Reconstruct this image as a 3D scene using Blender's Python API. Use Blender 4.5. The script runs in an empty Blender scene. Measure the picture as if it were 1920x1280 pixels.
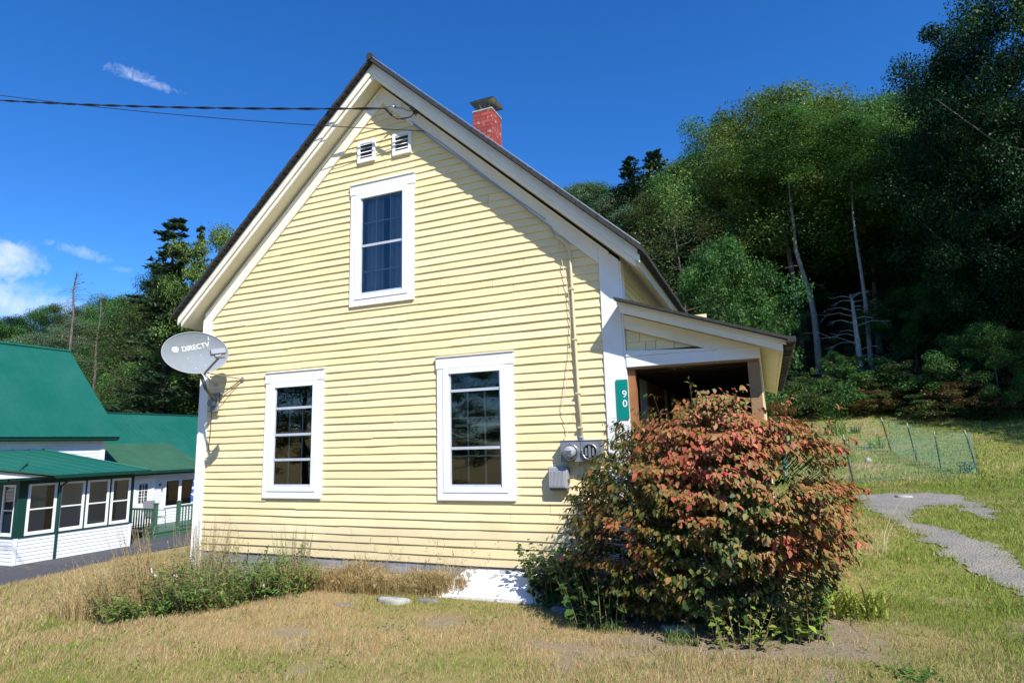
import bpy, bmesh, math, random
import numpy as np
from mathutils import Vector, Matrix
from math import sin, cos, pi, radians
random.seed(7)
RNG = np.random.default_rng(11)

# ------------------------------------------------------------------ camera
scene = bpy.context.scene
COL = scene.collection
FPX = 1142.8                                   # focal length in pixels of a 1920 wide picture
YAW, PIT, ROL = [radians(v) for v in (22.4756, 9.459, -1.5364)]
_f = np.array([-sin(YAW)*cos(PIT), cos(YAW)*cos(PIT), sin(PIT)])
_r0 = np.array([cos(YAW), sin(YAW), 0.0]); _u0 = np.cross(_r0, _f)
_R = cos(ROL)*_r0 + sin(ROL)*_u0
_U = -sin(ROL)*_r0 + cos(ROL)*_u0
CAM = np.array([0, 0, 1.6])
cd = bpy.data.cameras.new('camera'); cam = bpy.data.objects.new('camera', cd); COL.objects.link(cam)
cd.sensor_width = 36; cd.lens = FPX/1920*36; cd.clip_start = 0.05; cd.clip_end = 2000
cam.matrix_world = Matrix(((_R[0], _U[0], -_f[0], CAM[0]), (_R[1], _U[1], -_f[1], CAM[1]), (_R[2], _U[2], -_f[2], CAM[2]), (0, 0, 0, 1)))
scene.camera = cam

# ------------------------------------------------------------------ light
SUN = Vector((1.147, -1.0, 1.517)).normalized()
sd = bpy.data.lights.new('sun', 'SUN'); sd.energy = 5.0; sd.angle = radians(0.53); sd.color = (1.0, 0.955, 0.87)
sun = bpy.data.objects.new('sun', sd); COL.objects.link(sun)
sun.rotation_euler = SUN.to_track_quat('Z', 'Y').to_euler()
scene.view_settings.view_transform = 'Standard'; scene.view_settings.look = 'None'
scene.view_settings.exposure = 0.46; scene.view_settings.gamma = 1.0

def pray(x, y):
    return _f + _R*(x-960)/FPX - _U*(y-640)/FPX

w = bpy.data.worlds.new('World'); scene.world = w; w.use_nodes = True
nt = w.node_tree; nt.nodes.clear()
def N(nt, t, **kw):
    n = nt.nodes.new(t)
    for k, v in kw.items():
        if k.startswith('_'): setattr(n, k[1:], v)
        else:
            n.inputs[k if not k.isdigit() else int(k)].default_value = v
    return n
sky = N(nt, 'ShaderNodeTexSky', _sky_type='NISHITA', _sun_disc=False)
sky.sun_elevation = math.asin(SUN.z); sky.sun_rotation = math.atan2(SUN.x, SUN.y)
sky.altitude = 300; sky.air_density = 1.0; sky.dust_density = 0.15; sky.ozone_density = 3.0
hs = N(nt, 'ShaderNodeHueSaturation', Saturation=1.30, Value=1.0)
nt.links.new(sky.outputs[0], hs.inputs['Color'])
tc = N(nt, 'ShaderNodeTexCoord')
tn = nt.nodes.new('ShaderNodeMix'); tn.data_type = 'RGBA'; tn.blend_type = 'MULTIPLY'; tn.inputs[0].default_value = 1; tn.inputs[7].default_value = (0.74, 1.02, 1.36, 1)
nt.links.new(hs.outputs[0], tn.inputs[6]); cur = tn.outputs[2]
def mth(op, a, b=None, clamp=False):
    n = nt.nodes.new('ShaderNodeMath'); n.operation = op; n.use_clamp = clamp
    for i, v in enumerate((a, b)):
        if v is None: continue
        if isinstance(v, (int, float)): n.inputs[i].default_value = v
        else: nt.links.new(v, n.inputs[i])
    return n.outputs[0]
def dotv(vec):
    n = nt.nodes.new('ShaderNodeVectorMath'); n.operation = 'DOT_PRODUCT'
    nt.links.new(tc.outputs['Generated'], n.inputs[0]); n.inputs[1].default_value = vec
    return n.outputs['Value']
noi = N(nt, 'ShaderNodeTexNoise', Scale=26.0, Detail=7.0, Roughness=0.6, Distortion=0.3)
nt.links.new(tc.outputs['Generated'], noi.inputs['Vector'])
noi2 = N(nt, 'ShaderNodeTexNoise', Scale=70.0, Detail=8.0, Roughness=0.65, Distortion=0.8); nt.links.new(tc.outputs['Generated'], noi2.inputs['Vector'])
# (centre pixel, half width, half height in px, tilt, strength)
for cx, cy_, a, b, tilt, st in ((16, 492, 62, 42, 0.1, 1.0), (10, 478, 40, 30, 0, 1.0), (60, 575, 110, 30, 0.05, 0.95), (-160, 520, 170, 70, 0, 1.0),
                               (150, 472, 50, 11, 0.35, 0.45), (245, 138, 50, 12, 0.3, 0.42), (295, 160, 45, 9, 0.35, 0.45), (230, 505, 20, 6, 0.1, 0.2), (30, 545, 70, 30, 0.0, 0.45)):
    d = pray(cx, cy_); d = d/np.linalg.norm(d)
    rr = _R - d*np.dot(_R, d); rr /= np.linalg.norm(rr); uu = np.cross(rr, d)
    e1 = cos(tilt)*rr - sin(tilt)*uu; e2 = sin(tilt)*rr + cos(tilt)*uu
    k = np.dot(pray(cx, cy_), pray(cx, cy_))**0.5*FPX
    X = mth('MULTIPLY', dotv(tuple(e1)), k/a); Y = mth('MULTIPLY', dotv(tuple(e2)), k/b)
    r2 = mth('ADD', mth('POWER', mth('ABSOLUTE', X), 2.0), mth('POWER', mth('ABSOLUTE', Y), 2.0))
    m = mth('SUBTRACT', 1.0, r2)
    m = mth('ADD', m, mth('MULTIPLY', mth('SUBTRACT', (noi2 if a < 55 and b < 20 else noi).outputs['Fac'], 0.5), 4.2 if b < 20 else 3.4))
    m = mth('MULTIPLY', m, 0.55, clamp=True)
    m = mth('MULTIPLY', m, mth('GREATER_THAN', dotv(tuple(d)), 0.5))
    m = mth('MULTIPLY', m, st*0.92)
    mx = N(nt, 'ShaderNodeMix', _data_type='RGBA'); nt.links.new(m, mx.inputs[0])
    nt.links.new(cur, mx.inputs[6]); mx.inputs[7].default_value = (6.2, 6.9, 8.4, 1)
    cur = mx.outputs[2]
bg = N(nt, 'ShaderNodeBackground', Strength=0.107); wo = N(nt, 'ShaderNodeOutputWorld')
nt.links.new(cur, bg.inputs['Color']); nt.links.new(bg.outputs[0], wo.inputs[0])

# ------------------------------------------------------------------ helpers: measuring
def onX(x, y, X): d = pray(x, y); return CAM + d*(X-CAM[0])/d[0]
def onY(x, y, Y): d = pray(x, y); return CAM + d*(Y-CAM[1])/d[1]
def onZ(x, y, Z): d = pray(x, y); return CAM + d*(Z-CAM[2])/d[2]
_tab = np.random.default_rng(5).random((256, 256))
def vnoise(x, y, s=0):
    x = np.asarray(x, float)+s*17.3; y = np.asarray(y, float)+s*9.1
    xi = np.floor(x).astype(int); yi = np.floor(y).astype(int); fx = x-xi; fy = y-yi
    fx = fx*fx*(3-2*fx); fy = fy*fy*(3-2*fy)
    g = lambda a, b: _tab[a % 256, b % 256]
    return (g(xi, yi)*(1-fx)+g(xi+1, yi)*fx)*(1-fy)+(g(xi, yi+1)*(1-fx)+g(xi+1, yi+1)*fx)*fy
def fbm(x, y, s=0, o=4):
    v = 0; a = 0.5; t = 0
    for i in range(o):
        v = v+a*vnoise(x*2**i, y*2**i, s+i); t += a; a *= 0.5
    return v/t
def sst(a, b, x): t = np.clip((x-a)/(b-a), 0, 1); return t*t*(3-2*t)
def G(x, y):
    x = np.asarray(x, float); y = np.asarray(y, float)
    L = -1.45*np.clip((-5.0-x)/14.0, 0, 1)*(1-sst(60, 90, y)*0) - 0.0
    L = L - 0.08*np.exp(-((x+7)**2)/6)
    r1 = 0.03*np.clip(y-6.5, 0, 14)
    t = np.clip(y-20, 0, 14); r2 = 0.06*t+0.006*t*t
    r3 = 0.33*np.clip(y-34, 0, 14); r4 = 0.42*np.clip(y-48, 0, 120)
    Rr = r1+r2+r3+r4
    Ll = 0.16*np.clip(y-38, 0, 30)+0.25*np.clip(y-68, 0, 130)
    s = sst(-1.0, -0.35, x/np.maximum(y, 8.0))
    Lf = 0.10*np.clip(-48-x, 0, 110)
    z = L*(1-sst(34, 70, y)) + s*Rr + (1-s)*np.maximum(Ll, Lf)
    z = z + 0.05*(fbm(x/2.6, y/2.6, 3, 2)-0.5) + 0.5*sst(40, 60, y)*(fbm(x/9, y/9, 8, 2)-0.5)
    return z
def g1(x, y): return float(G(np.array([x]), np.array([y]))[0])
def onG(px, py):
    d = pray(px, py); tt = np.arange(2.0, 150, 0.05); P = CAM+d*tt[:, None]; h = P[:, 2]-G(P[:, 0], P[:, 1])
    k = np.nonzero(h < 0)[0]; k = k[0] if len(k) else len(tt)-1
    return float(P[k, 0]), float(P[k, 1])

# ------------------------------------------------------------------ helpers: materials
MATS = {}
def newmat(name):
    m = bpy.data.materials.new(name); m.use_nodes = True; t = m.node_tree
    b = t.nodes['Principled BSDF']; MATS[name] = m
    return m, t, b
def ramp(t, fac, stops):
    r = t.nodes.new('ShaderNodeValToRGB'); e = r.color_ramp.elements
    while len(e) < len(stops): e.new(0.5)
    for q, (p, c) in zip(e, stops): q.position = p; q.color = (*c, 1)
    t.links.new(fac, r.inputs[0]); return r.outputs[0]
def noise(t, scale, detail=5, rough=0.6, vec=None, dist=0.0):
    n = t.nodes.new('ShaderNodeTexNoise'); n.inputs['Scale'].default_value = scale; n.inputs['Detail'].default_value = detail
    n.inputs['Roughness'].default_value = rough; n.inputs['Distortion'].default_value = dist
    if vec is None:
        g = t.nodes.new('ShaderNodeNewGeometry'); vec = g.outputs['Position']
    t.links.new(vec, n.inputs['Vector']); return n.outputs['Fac']
def scaled(t, s):
    g = t.nodes.new('ShaderNodeNewGeometry'); m = t.nodes.new('ShaderNodeVectorMath'); m.operation = 'MULTIPLY'
    m.inputs[1].default_value = s; t.links.new(g.outputs['Position'], m.inputs[0]); return m.outputs[0]
def bump(t, b, h, strength=0.3, dist=0.01):
    n = t.nodes.new('ShaderNodeBump'); n.inputs['Strength'].default_value = strength; n.inputs['Distance'].default_value = dist
    t.links.new(h, n.inputs['Height']); t.links.new(n.outputs[0], b.inputs['Normal'])
def mixc(t, fac, a, b):
    m = t.nodes.new('ShaderNodeMix'); m.data_type = 'RGBA'
    for i, v in ((0, fac), (6, a), (7, b)):
        if isinstance(v, (int, float)): m.inputs[i].default_value = v
        elif isinstance(v, tuple): m.inputs[i].default_value = (*v, 1)
        else: t.links.new(v, m.inputs[i])
    return m.outputs[2]
def paint(name, col, dirt=None, scale=3.0, rough=0.55, amt=0.5, lo=0.45, hi=0.75, bs=0.15, stretch=(1, 1, 1), spec=0.35, metal=0.0):
    m, t, b = newmat(name)
    dirt = dirt or tuple(c*0.8 for c in col)
    v = scaled(t, stretch)
    n = noise(t, scale, 8, 0.65, v)
    r = ramp(t, n, [(lo, (0, 0, 0)), (hi, (amt, amt, amt))])
    t.links.new(mixc(t, r, col, dirt), b.inputs['Base Color'])
    b.inputs['Roughness'].default_value = rough; b.inputs['Specular IOR Level'].default_value = spec; b.inputs['Metallic'].default_value = metal
    if bs: bump(t, b, noise(t, scale*14, 4, 0.6, v), bs, 0.004)
    return m
def sidingmat(name, col, dirt, brown):
    m, t, b = newmat(name)
    v = scaled(t, (1, 1, 9))
    n1 = noise(t, 1.3, 6, 0.6); n2 = noise(t, 2.2, 9, 0.7, v)
    c = mixc(t, ramp(t, n1, [(0.35, (0, 0, 0)), (0.75, (0.55, 0.55, 0.55))]), col, dirt)
    c = mixc(t, ramp(t, n2, [(0.60, (0, 0, 0)), (0.85, (0.65, 0.65, 0.65))]), c, brown)
    gz = t.nodes.new('ShaderNodeNewGeometry'); sz = t.nodes.new('ShaderNodeSeparateXYZ'); t.links.new(gz.outputs['Position'], sz.inputs[0])
    md = t.nodes.new('ShaderNodeMath'); md.operation = 'MULTIPLY_ADD'; t.links.new(n1, md.inputs[0]); md.inputs[1].default_value = -1.1; t.links.new(sz.outputs[2], md.inputs[2])
    c = mixc(t, ramp(t, md.outputs[0], [(0.0, (0.5, 0.5, 0.5)), (0.22, (0, 0, 0))]), c, (0.56, 0.47, 0.28))
    n3 = noise(t, 60, 2, 0.5, scaled(t, (0.35, 0.35, 1.6))); c = mixc(t, ramp(t, n3, [(0.70, (0, 0, 0)), (0.76, (0.6, 0.6, 0.6))]), c, brown)
    at = t.nodes.new('ShaderNodeAttribute'); at.attribute_name = 'Col'
    mm = t.nodes.new('ShaderNodeMix'); mm.data_type = 'RGBA'; mm.blend_type = 'MULTIPLY'; mm.inputs[0].default_value = 1
    t.links.new(c, mm.inputs[6]); t.links.new(at.outputs['Color'], mm.inputs[7])
    t.links.new(mm.outputs[2], b.inputs['Base Color']); b.inputs['Roughness'].default_value = 0.62; b.inputs['Specular IOR Level'].default_value = 0.25
    bump(t, b, noise(t, 30, 5, 0.6, v), 0.25, 0.003)
    return m
M_SID = sidingmat('yellow_clapboard_paint', (0.83, 0.70, 0.415), (0.79, 0.64, 0.35), (0.52, 0.38, 0.20))
M_SHADESID = sidingmat('shade_toned_yellow_siding', (0.52, 0.27, 0.08), (0.42, 0.20, 0.06), (0.3, 0.14, 0.05))  # yellow siding again, the porch's deep shade put into a browner colour
M_WHITE = paint('white_trim_paint', (0.83, 0.83, 0.82), (0.66, 0.64, 0.60), 2.5, 0.5, 0.4)
M_TRIM = paint('warm_white_trim_paint', (0.84, 0.81, 0.72), (0.62, 0.57, 0.46), 2.2, 0.5, 0.5)
M_CREAM = paint('cream_soffit_paint', (0.74, 0.68, 0.52), (0.55, 0.48, 0.32), 2.0, 0.6, 0.5)
M_SHING = None
M_GREYB = paint('grey_weathered_board', (0.33, 0.34, 0.37), (0.16, 0.16, 0.17), 4, 0.75, 0.9, 0.4, 0.7, 0.4, (0.4, 1, 3))
M_VINYL = paint('white_vinyl', (0.82, 0.84, 0.86), (0.66, 0.67, 0.68), 3, 0.35, 0.3)
M_ALU = paint('window_sash_metal', (0.50, 0.54, 0.62), (0.36, 0.38, 0.42), 6, 0.35, 0.5)
M_MUNT = paint('pale_green_muntin', (0.70, 0.80, 0.80), (0.6, 0.7, 0.7), 6, 0.5, 0.5)
M_DARK = paint('dark_interior', (0.045, 0.042, 0.04), (0.02, 0.02, 0.02), 2, 0.9, 0.5)
M_ROOM = paint('room_plaster', (0.34, 0.33, 0.31), (0.24, 0.22, 0.20), 1, 0.9, 0.5)
M_PORCHD = paint('porch_shade_boards', (0.022, 0.014, 0.010), (0.010, 0.007, 0.005), 2, 0.85, 0.5)  # near-black lining, darkness of the porch interior put into the colour
M_CURT = paint('curtain_cloth', (0.72, 0.76, 0.80), (0.55, 0.6, 0.64), 5, 0.9, 0.7, stretch=(6, 1, 0.3))
M_WOODI = paint('brown_inner_frame', (0.34, 0.15, 0.06), (0.22, 0.09, 0.04), 5, 0.6, 0.5)
M_GREYM = paint('grey_painted_metal', (0.22, 0.24, 0.28), (0.16, 0.17, 0.19), 8, 0.42, 0.5, metal=0.2)
M_LGREY = paint('light_grey_plastic', (0.34, 0.355, 0.38), (0.24, 0.25, 0.27), 7, 0.5, 0.4)
M_DISH = paint('dish_grey', (0.22, 0.25, 0.28), (0.18, 0.20, 0.23), 5, 0.65, 0.5, spec=0.15)
M_DGREY = paint('dark_grey_metal', (0.10, 0.10, 0.11), (0.06, 0.06, 0.06), 8, 0.45, 0.5, metal=0.3)
M_STEEL = paint('galvanised_steel', (0.46, 0.48, 0.48), (0.28, 0.30, 0.30), 9, 0.32, 0.7, metal=0.8)
M_BLACK = paint('black_cable_rubber', (0.02, 0.022, 0.028), (0.012, 0.012, 0.012), 8, 0.5, 0.3)
M_BEIGE = paint('beige_painted_pipe', (0.66, 0.58, 0.38), (0.5, 0.42, 0.26), 5, 0.55, 0.5)
M_GSIGN = paint('green_reflective_sheet', (0.0, 0.235, 0.19), (0.01, 0.17, 0.14), 6, 0.35, 0.4, bs=0)
M_LETTER = paint('white_lettering', (0.80, 0.82, 0.84), (0.72, 0.74, 0.76), 6, 0.4, 0.3, bs=0)
M_HATCH = None
M_GROOF = paint('green_metal_roof', (0.006, 0.105, 0.076), (0.03, 0.15, 0.112), 0.5, 0.45, 0.6, 0.40, 0.75, 0.03, spec=0.4)
M_GROOF2 = paint('dull_green_shingles', (0.030, 0.100, 0.055), (0.05, 0.14, 0.085), 1.2, 0.6, 0.6, 0.4, 0.7, 0.1)
M_GTRIM = paint('dark_green_trim', (0.004, 0.045, 0.034), (0.008, 0.035, 0.028), 3, 0.5, 0.4)
M_NWHITE = paint('white_vinyl_siding', (0.74, 0.77, 0.82), (0.62, 0.65, 0.70), 1.5, 0.5, 0.5)
M_NSHADE = M_NWHITE
M_DECK = paint('green_deck_paint', (0.05, 0.125, 0.08), (0.08, 0.12, 0.085), 4, 0.6, 0.6)
M_ASPH = paint('asphalt', (0.060, 0.062, 0.070), (0.11, 0.11, 0.115), 6, 0.9, 0.8, 0.35, 0.7, 0.6)
M_POSTM = paint('dark_post_metal', (0.03, 0.05, 0.065), (0.05, 0.05, 0.05), 10, 0.55, 0.5)
M_STONE = paint('pale_flat_stone', (0.42, 0.41, 0.38), (0.25, 0.24, 0.22), 7, 0.8, 0.8, 0.35, 0.7, 0.6)
M_STONED = paint('grey_flat_stone', (0.22, 0.225, 0.23), (0.13, 0.13, 0.13), 7, 0.8, 0.8, 0.35, 0.7, 0.6)
M_BARK = paint('grey_bark', (0.17, 0.15, 0.125), (0.06, 0.05, 0.04), 5, 0.9, 1.0, 0.35, 0.65, 0.8, (3, 3, 0.5))
M_PALEB = paint('pale_bark', (0.30, 0.28, 0.25), (0.13, 0.12, 0.11), 4, 0.9, 1.0, 0.35, 0.65, 0.8, (3, 3, 0.5))
M_DBARK = paint('dark_bark', (0.05, 0.042, 0.035), (0.025, 0.02, 0.018), 5, 0.9, 1.0, 0.35, 0.65, 0.8, (3, 3, 0.5))
M_DEAD = paint('bleached_dead_wood', (0.34, 0.32, 0.30), (0.17, 0.16, 0.15), 5, 0.85, 0.9, 0.35, 0.7, 0.5, (3, 3, 0.5))
M_GSTEM = paint('tan_plant_stem', (0.30, 0.24, 0.12), (0.2, 0.16, 0.08), 9, 0.8, 0.6)
M_STEM = paint('brown_twig', (0.07, 0.045, 0.03), (0.03, 0.02, 0.015), 9, 0.8, 0.6)
M_BLUE = paint('blue_canvas', (0.05, 0.12, 0.42), (0.04, 0.10, 0.36), 4, 0.8, 0.5)
M_CHAIR = paint('grey_mesh_fabric', (0.20, 0.20, 0.22), (0.14, 0.14, 0.15), 9, 0.8, 0.5)
M_TIP = paint('cream_post_tip', (0.45, 0.42, 0.26), (0.3, 0.28, 0.2), 9)
M_WIRE = paint('green_coated_wire', (0.13, 0.30, 0.21), (0.3, 0.34, 0.3), 9, 0.5, 0.5, bs=0)
M_PINK = paint('white_petals', (0.74, 0.66, 0.70), (0.7, 0.6, 0.66), 9, 0.7, 0.5, bs=0)
# shingles
M_SHING, t, b = newmat('dark_asphalt_shingles')
n = noise(t, 60, 4, 0.7); t.links.new(ramp(t, n, [(0.3, (0.012, 0.012, 0.013)), (0.7, (0.05, 0.05, 0.052))]), b.inputs['Base Color'])
b.inputs['Roughness'].default_value = 0.85; bump(t, b, n, 0.5, 0.006)
# peeling white hatch
M_HATCH, t, b = newmat('peeling_white_paint')
n = noise(t, 3.2, 9, 0.72, None, 0.6); k = ramp(t, n, [(0.56, (0, 0, 0)), (0.585, (1, 1, 1))])
t.links.new(mixc(t, k, (0.78, 0.78, 0.76), (0.30, 0.31, 0.31)), b.inputs['Base Color']); b.inputs['Roughness'].default_value = 0.7
bump(t, b, k, 0.6, 0.004)
# brick
M_BRICK, t, b = newmat('red_painted_brick')
tcn = t.nodes.new('ShaderNodeTexCoord'); br = t.nodes.new('ShaderNodeTexBrick')
mp = t.nodes.new('ShaderNodeVectorMath'); mp.operation = 'ADD'
sx = t.nodes.new('ShaderNodeSeparateXYZ'); t.links.new(tcn.outputs['Object'], sx.inputs[0])
ad = t.nodes.new('ShaderNodeMath'); ad.operation = 'ADD'; t.links.new(sx.outputs[0], ad.inputs[0]); t.links.new(sx.outputs[1], ad.inputs[1])
cb = t.nodes.new('ShaderNodeCombineXYZ'); t.links.new(ad.outputs[0], cb.inputs[0]); t.links.new(sx.outputs[2], cb.inputs[1])
t.links.new(cb.outputs[0], br.inputs['Vector'])
for k_, v_ in (('Scale', 1.0), ('Brick Width', 0.20), ('Row Height', 0.072), ('Mortar Size', 0.009), ('Mortar Smooth', 0.2), ('Bias', 0.0)): br.inputs[k_].default_value = v_
br.inputs['Color1'].default_value = (0.46, 0.070, 0.045, 1); br.inputs['Color2'].default_value = (0.30, 0.035, 0.03, 1); br.inputs['Mortar'].default_value = (0.13, 0.035, 0.03, 1)
n = noise(t, 9, 6, 0.7); c = mixc(t, ramp(t, n, [(0.56, (0, 0, 0)), (0.62, (0.9, 0.9, 0.9))]), br.outputs['Color'], (0.42, 0.33, 0.28))
t.links.new(c, b.inputs['Base Color']); b.inputs['Roughness'].default_value = 0.8
bump(t, b, br.outputs['Fac'], -0.6, 0.006)
# post wood
M_PWOOD, t, b = newmat('brown_treated_wood')
wv = t.nodes.new('ShaderNodeTexWave'); wv.wave_type = 'BANDS'; wv.bands_direction = 'X'
for k_, v_ in (('Scale', 34.0), ('Distortion', 7.0), ('Detail', 3.0), ('Detail Scale', 1.2)): wv.inputs[k_].default_value = v_
t.links.new(scaled(t, (1, 1, 0.16)), wv.inputs['Vector'])
t.links.new(ramp(t, wv.outputs['Fac'], [(0.2, (0.22, 0.12, 0.055)), (0.8, (0.38, 0.23, 0.11))]), b.inputs['Base Color']); b.inputs['Roughness'].default_value = 0.75
# glass
def glassmat(name, tint, refl):
    m = bpy.data.materials.new(name); m.use_nodes = True; t = m.node_tree; t.nodes.clear()
    o = t.nodes.new('ShaderNodeOutputMaterial'); mx = t.nodes.new('ShaderNodeMixShader'); tr = t.nodes.new('ShaderNodeBsdfTransparent'); gl = t.nodes.new('ShaderNodeBsdfGlossy')
    fr = t.nodes.new('ShaderNodeFresnel'); fr.inputs['IOR'].default_value = refl
    tr.inputs[0].default_value = (*tint, 1); gl.inputs['Roughness'].default_value = 0.0
    nb = t.nodes.new('ShaderNodeBump'); nb.inputs['Strength'].default_value = 0.05; nb.inputs['Distance'].default_value = 0.02
    t.links.new(noise(t, 2.5, 2, 0.5), nb.inputs['Height']); t.links.new(nb.outputs[0], gl.inputs['Normal'])
    t.links.new(fr.outputs[0], mx.inputs[0]); t.links.new(tr.outputs[0], mx.inputs[1]); t.links.new(gl.outputs[0], mx.inputs[2]); t.links.new(mx.outputs[0], o.inputs[0])
    return m
M_GLASS = glassmat('window_glass', (0.88, 0.92, 0.93), 2.1)
M_NGLASS = glassmat('porch_window_glass', (0.80, 0.82, 0.84), 1.7)
# leaves: colour from a per-leaf attribute, tinted by the object's own colour
def leafmat(name, transl=0.3, rough=0.5, spec=0.35):
    m = bpy.data.materials.new(name); m.use_nodes = True; t = m.node_tree; b = t.nodes['Principled BSDF']; o = t.nodes['Material Output']
    at = t.nodes.new('ShaderNodeAttribute'); at.attribute_name = 'Col'; oi = t.nodes.new('ShaderNodeObjectInfo')
    mm = t.nodes.new('ShaderNodeMix'); mm.data_type = 'RGBA'; mm.blend_type = 'MULTIPLY'; mm.inputs[0].default_value = 1
    t.links.new(at.outputs['Color'], mm.inputs[6]); t.links.new(oi.outputs['Color'], mm.inputs[7])
    t.links.new(mm.outputs[2], b.inputs['Base Color']); b.inputs['Roughness'].default_value = rough; b.inputs['Specular IOR Level'].default_value = spec
    tl = t.nodes.new('ShaderNodeBsdfTranslucent'); t.links.new(mm.outputs[2], tl.inputs[0])
    mx = t.nodes.new('ShaderNodeMixShader'); mx.inputs[0].default_value = transl
    t.links.new(b.outputs[0], mx.inputs[1]); t.links.new(tl.outputs[0], mx.inputs[2]); t.links.new(mx.outputs[0], o.inputs[0])
    return m
M_LEAF = leafmat('tree_leaves', 0.36, 0.5, 0.22)
M_BUSHLEAF = leafmat('shrub_leaves', 0.22, 0.5, 0.25)
M_BLADE = leafmat('grass_blades', 0.28, 0.6, 0.15)

# ------------------------------------------------------------------ helpers: meshes
class MB:
    def __init__(s): s.v = []; s.f = []; s.c = []
    def add(s, vs, fs, col=None):
        o = len(s.v); s.v += [tuple(map(float, p)) for p in vs]; s.f += [tuple(i+o for i in f) for f in fs]
        s.c += [col or (1, 1, 1)]*len(vs); return s
    def box(s, x0, x1, y0, y1, z0, z1):
        return s.add([(x0, y0, z0), (x1, y0, z0), (x1, y1, z0), (x0, y1, z0), (x0, y0, z1), (x1, y0, z1), (x1, y1, z1), (x0, y1, z1)],
                     [(0, 3, 2, 1), (4, 5, 6, 7), (0, 1, 5, 4), (1, 2, 6, 5), (2, 3, 7, 6), (3, 0, 4, 7)])
    def prism(s, poly, axis, a, b):
        """poly of 2D points extruded along axis ('x','y','z') from a to b"""
        def P(p, t):
            return {'x': (t, p[0], p[1]), 'y': (p[0], t, p[1]), 'z': (p[0], p[1], t)}[axis]
        n = len(poly); vs = [P(p, a) for p in poly]+[P(p, b) for p in poly]
        fs = [tuple(range(n))[::-1], tuple(range(n, 2*n))]+[(i, (i+1) % n, n+(i+1) % n, n+i) for i in range(n)]
        return s.add(vs, fs)
    def quadslab(s, pts, th):
        """4 corner points (top face) with thickness th downwards along the normal"""
        p = [Vector(q) for q in pts]; nrm = (p[1]-p[0]).cross(p[3]-p[0]).normalized()
        if nrm.z < 0: nrm = -nrm
        q = [a-nrm*th for a in p]
        return s.add(p+q, [(0, 1, 2, 3), (7, 6, 5, 4), (0, 4, 5, 1), (1, 5, 6, 2), (2, 6, 7, 3), (3, 7, 4, 0)])
    def tube(s, pts, r, n=8, cap=True):
        pts = [Vector(p) for p in pts]; rs = r if isinstance(r, (list, tuple)) else [r]*len(pts)
        vs = []; up = Vector((0.13, 0.21, 1)).normalized()
        for i, p in enumerate(pts):
            d = (pts[min(i+1, len(pts)-1)]-pts[max(i-1, 0)]).normalized()
            a = d.cross(up)
            if a.length < 1e-3: a = d.cross(Vector((1, 0, 0)))
            a.normalize(); c = d.cross(a)
            for k in range(n):
                t = 2*pi*k/n; vs.append(p+(a*cos(t)+c*sin(t))*rs[i])
        fs = [(i*n+k, i*n+(k+1) % n, (i+1)*n+(k+1) % n, (i+1)*n+k) for i in range(len(pts)-1) for k in range(n)]
        if cap: fs += [tuple(range(n))[::-1], tuple(range(len(vs)-n, len(vs)))]
        return s.add(vs, fs)
    def disc(s, c, ax, r0, r1, h, n=24):
        """frustum from centre c along axis ax"""
        c = Vector(c); ax = Vector(ax).normalized(); return s.tube([c, c+ax*h], [r0, r1], n)
    def build(s, name, m, parent=None, smooth=False):
        me = bpy.data.meshes.new(name); me.from_pydata(s.v, [], s.f); me.update()
        if len(s.f) > 1: bm = bmesh.new(); bm.from_mesh(me); bmesh.ops.recalc_face_normals(bm, faces=bm.faces); bm.to_mesh(me); bm.free()
        a = me.color_attributes.new('Col', 'FLOAT_COLOR', 'POINT')
        a.data.foreach_set('color', np.array([(*c, 1) for c in s.c], dtype=np.float32).ravel())
        me.materials.append(m)
        if smooth: me.polygons.foreach_set('use_smooth', [True]*len(me.polygons))
        o = bpy.data.objects.new(name, me); COL.objects.link(o)
        if parent is not None: o.parent = parent; o.matrix_parent_inverse = Matrix.Translation(-parent.location) if parent.type == 'EMPTY' and parent.parent is None else Matrix()
        return o
def bev(o, w=0.004, seg=1):
    m = o.modifiers.new('bevel', 'BEVEL'); m.width = w; m.segments = seg; m.limit_method = 'ANGLE'; return o
def npmesh(name, verts, faces, cols, m, parent=None):
    """verts (N,3), faces (M,k), cols (N,3)"""
    me = bpy.data.meshes.new(name); nv = len(verts); nf, k = faces.shape
    me.vertices.add(nv); me.vertices.foreach_set('co', verts.astype(np.float32).ravel())
    me.loops.add(nf*k); me.loops.foreach_set('vertex_index', faces.astype(np.int32).ravel())
    me.polygons.add(nf); me.polygons.foreach_set('loop_start', (np.arange(nf)*k).astype(np.int32))
    me.polygons.foreach_set('loop_total', np.full(nf, k, np.int32)); me.update(calc_edges=True)
    a = me.color_attributes.new('Col', 'FLOAT_COLOR', 'POINT')
    a.data.foreach_set('color', np.concatenate([cols, np.ones((nv, 1))], 1).astype(np.float32).ravel())
    me.materials.append(m)
    o = bpy.data.objects.new(name, me); COL.objects.link(o)
    if parent is not None: o.parent = parent
    return o
def tag(o, label=None, cat=None, group=None, kind=None):
    if label: o['label'] = label
    if cat: o['category'] = cat
    if group: o['group'] = group
    if kind: o['kind'] = kind
    return o
def empty(name, loc, label, cat, group=None):
    o = bpy.data.objects.new(name, None); COL.objects.link(o); o.location = loc; o.empty_display_size = 0.2
    return tag(o, label, cat, group)
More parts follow.
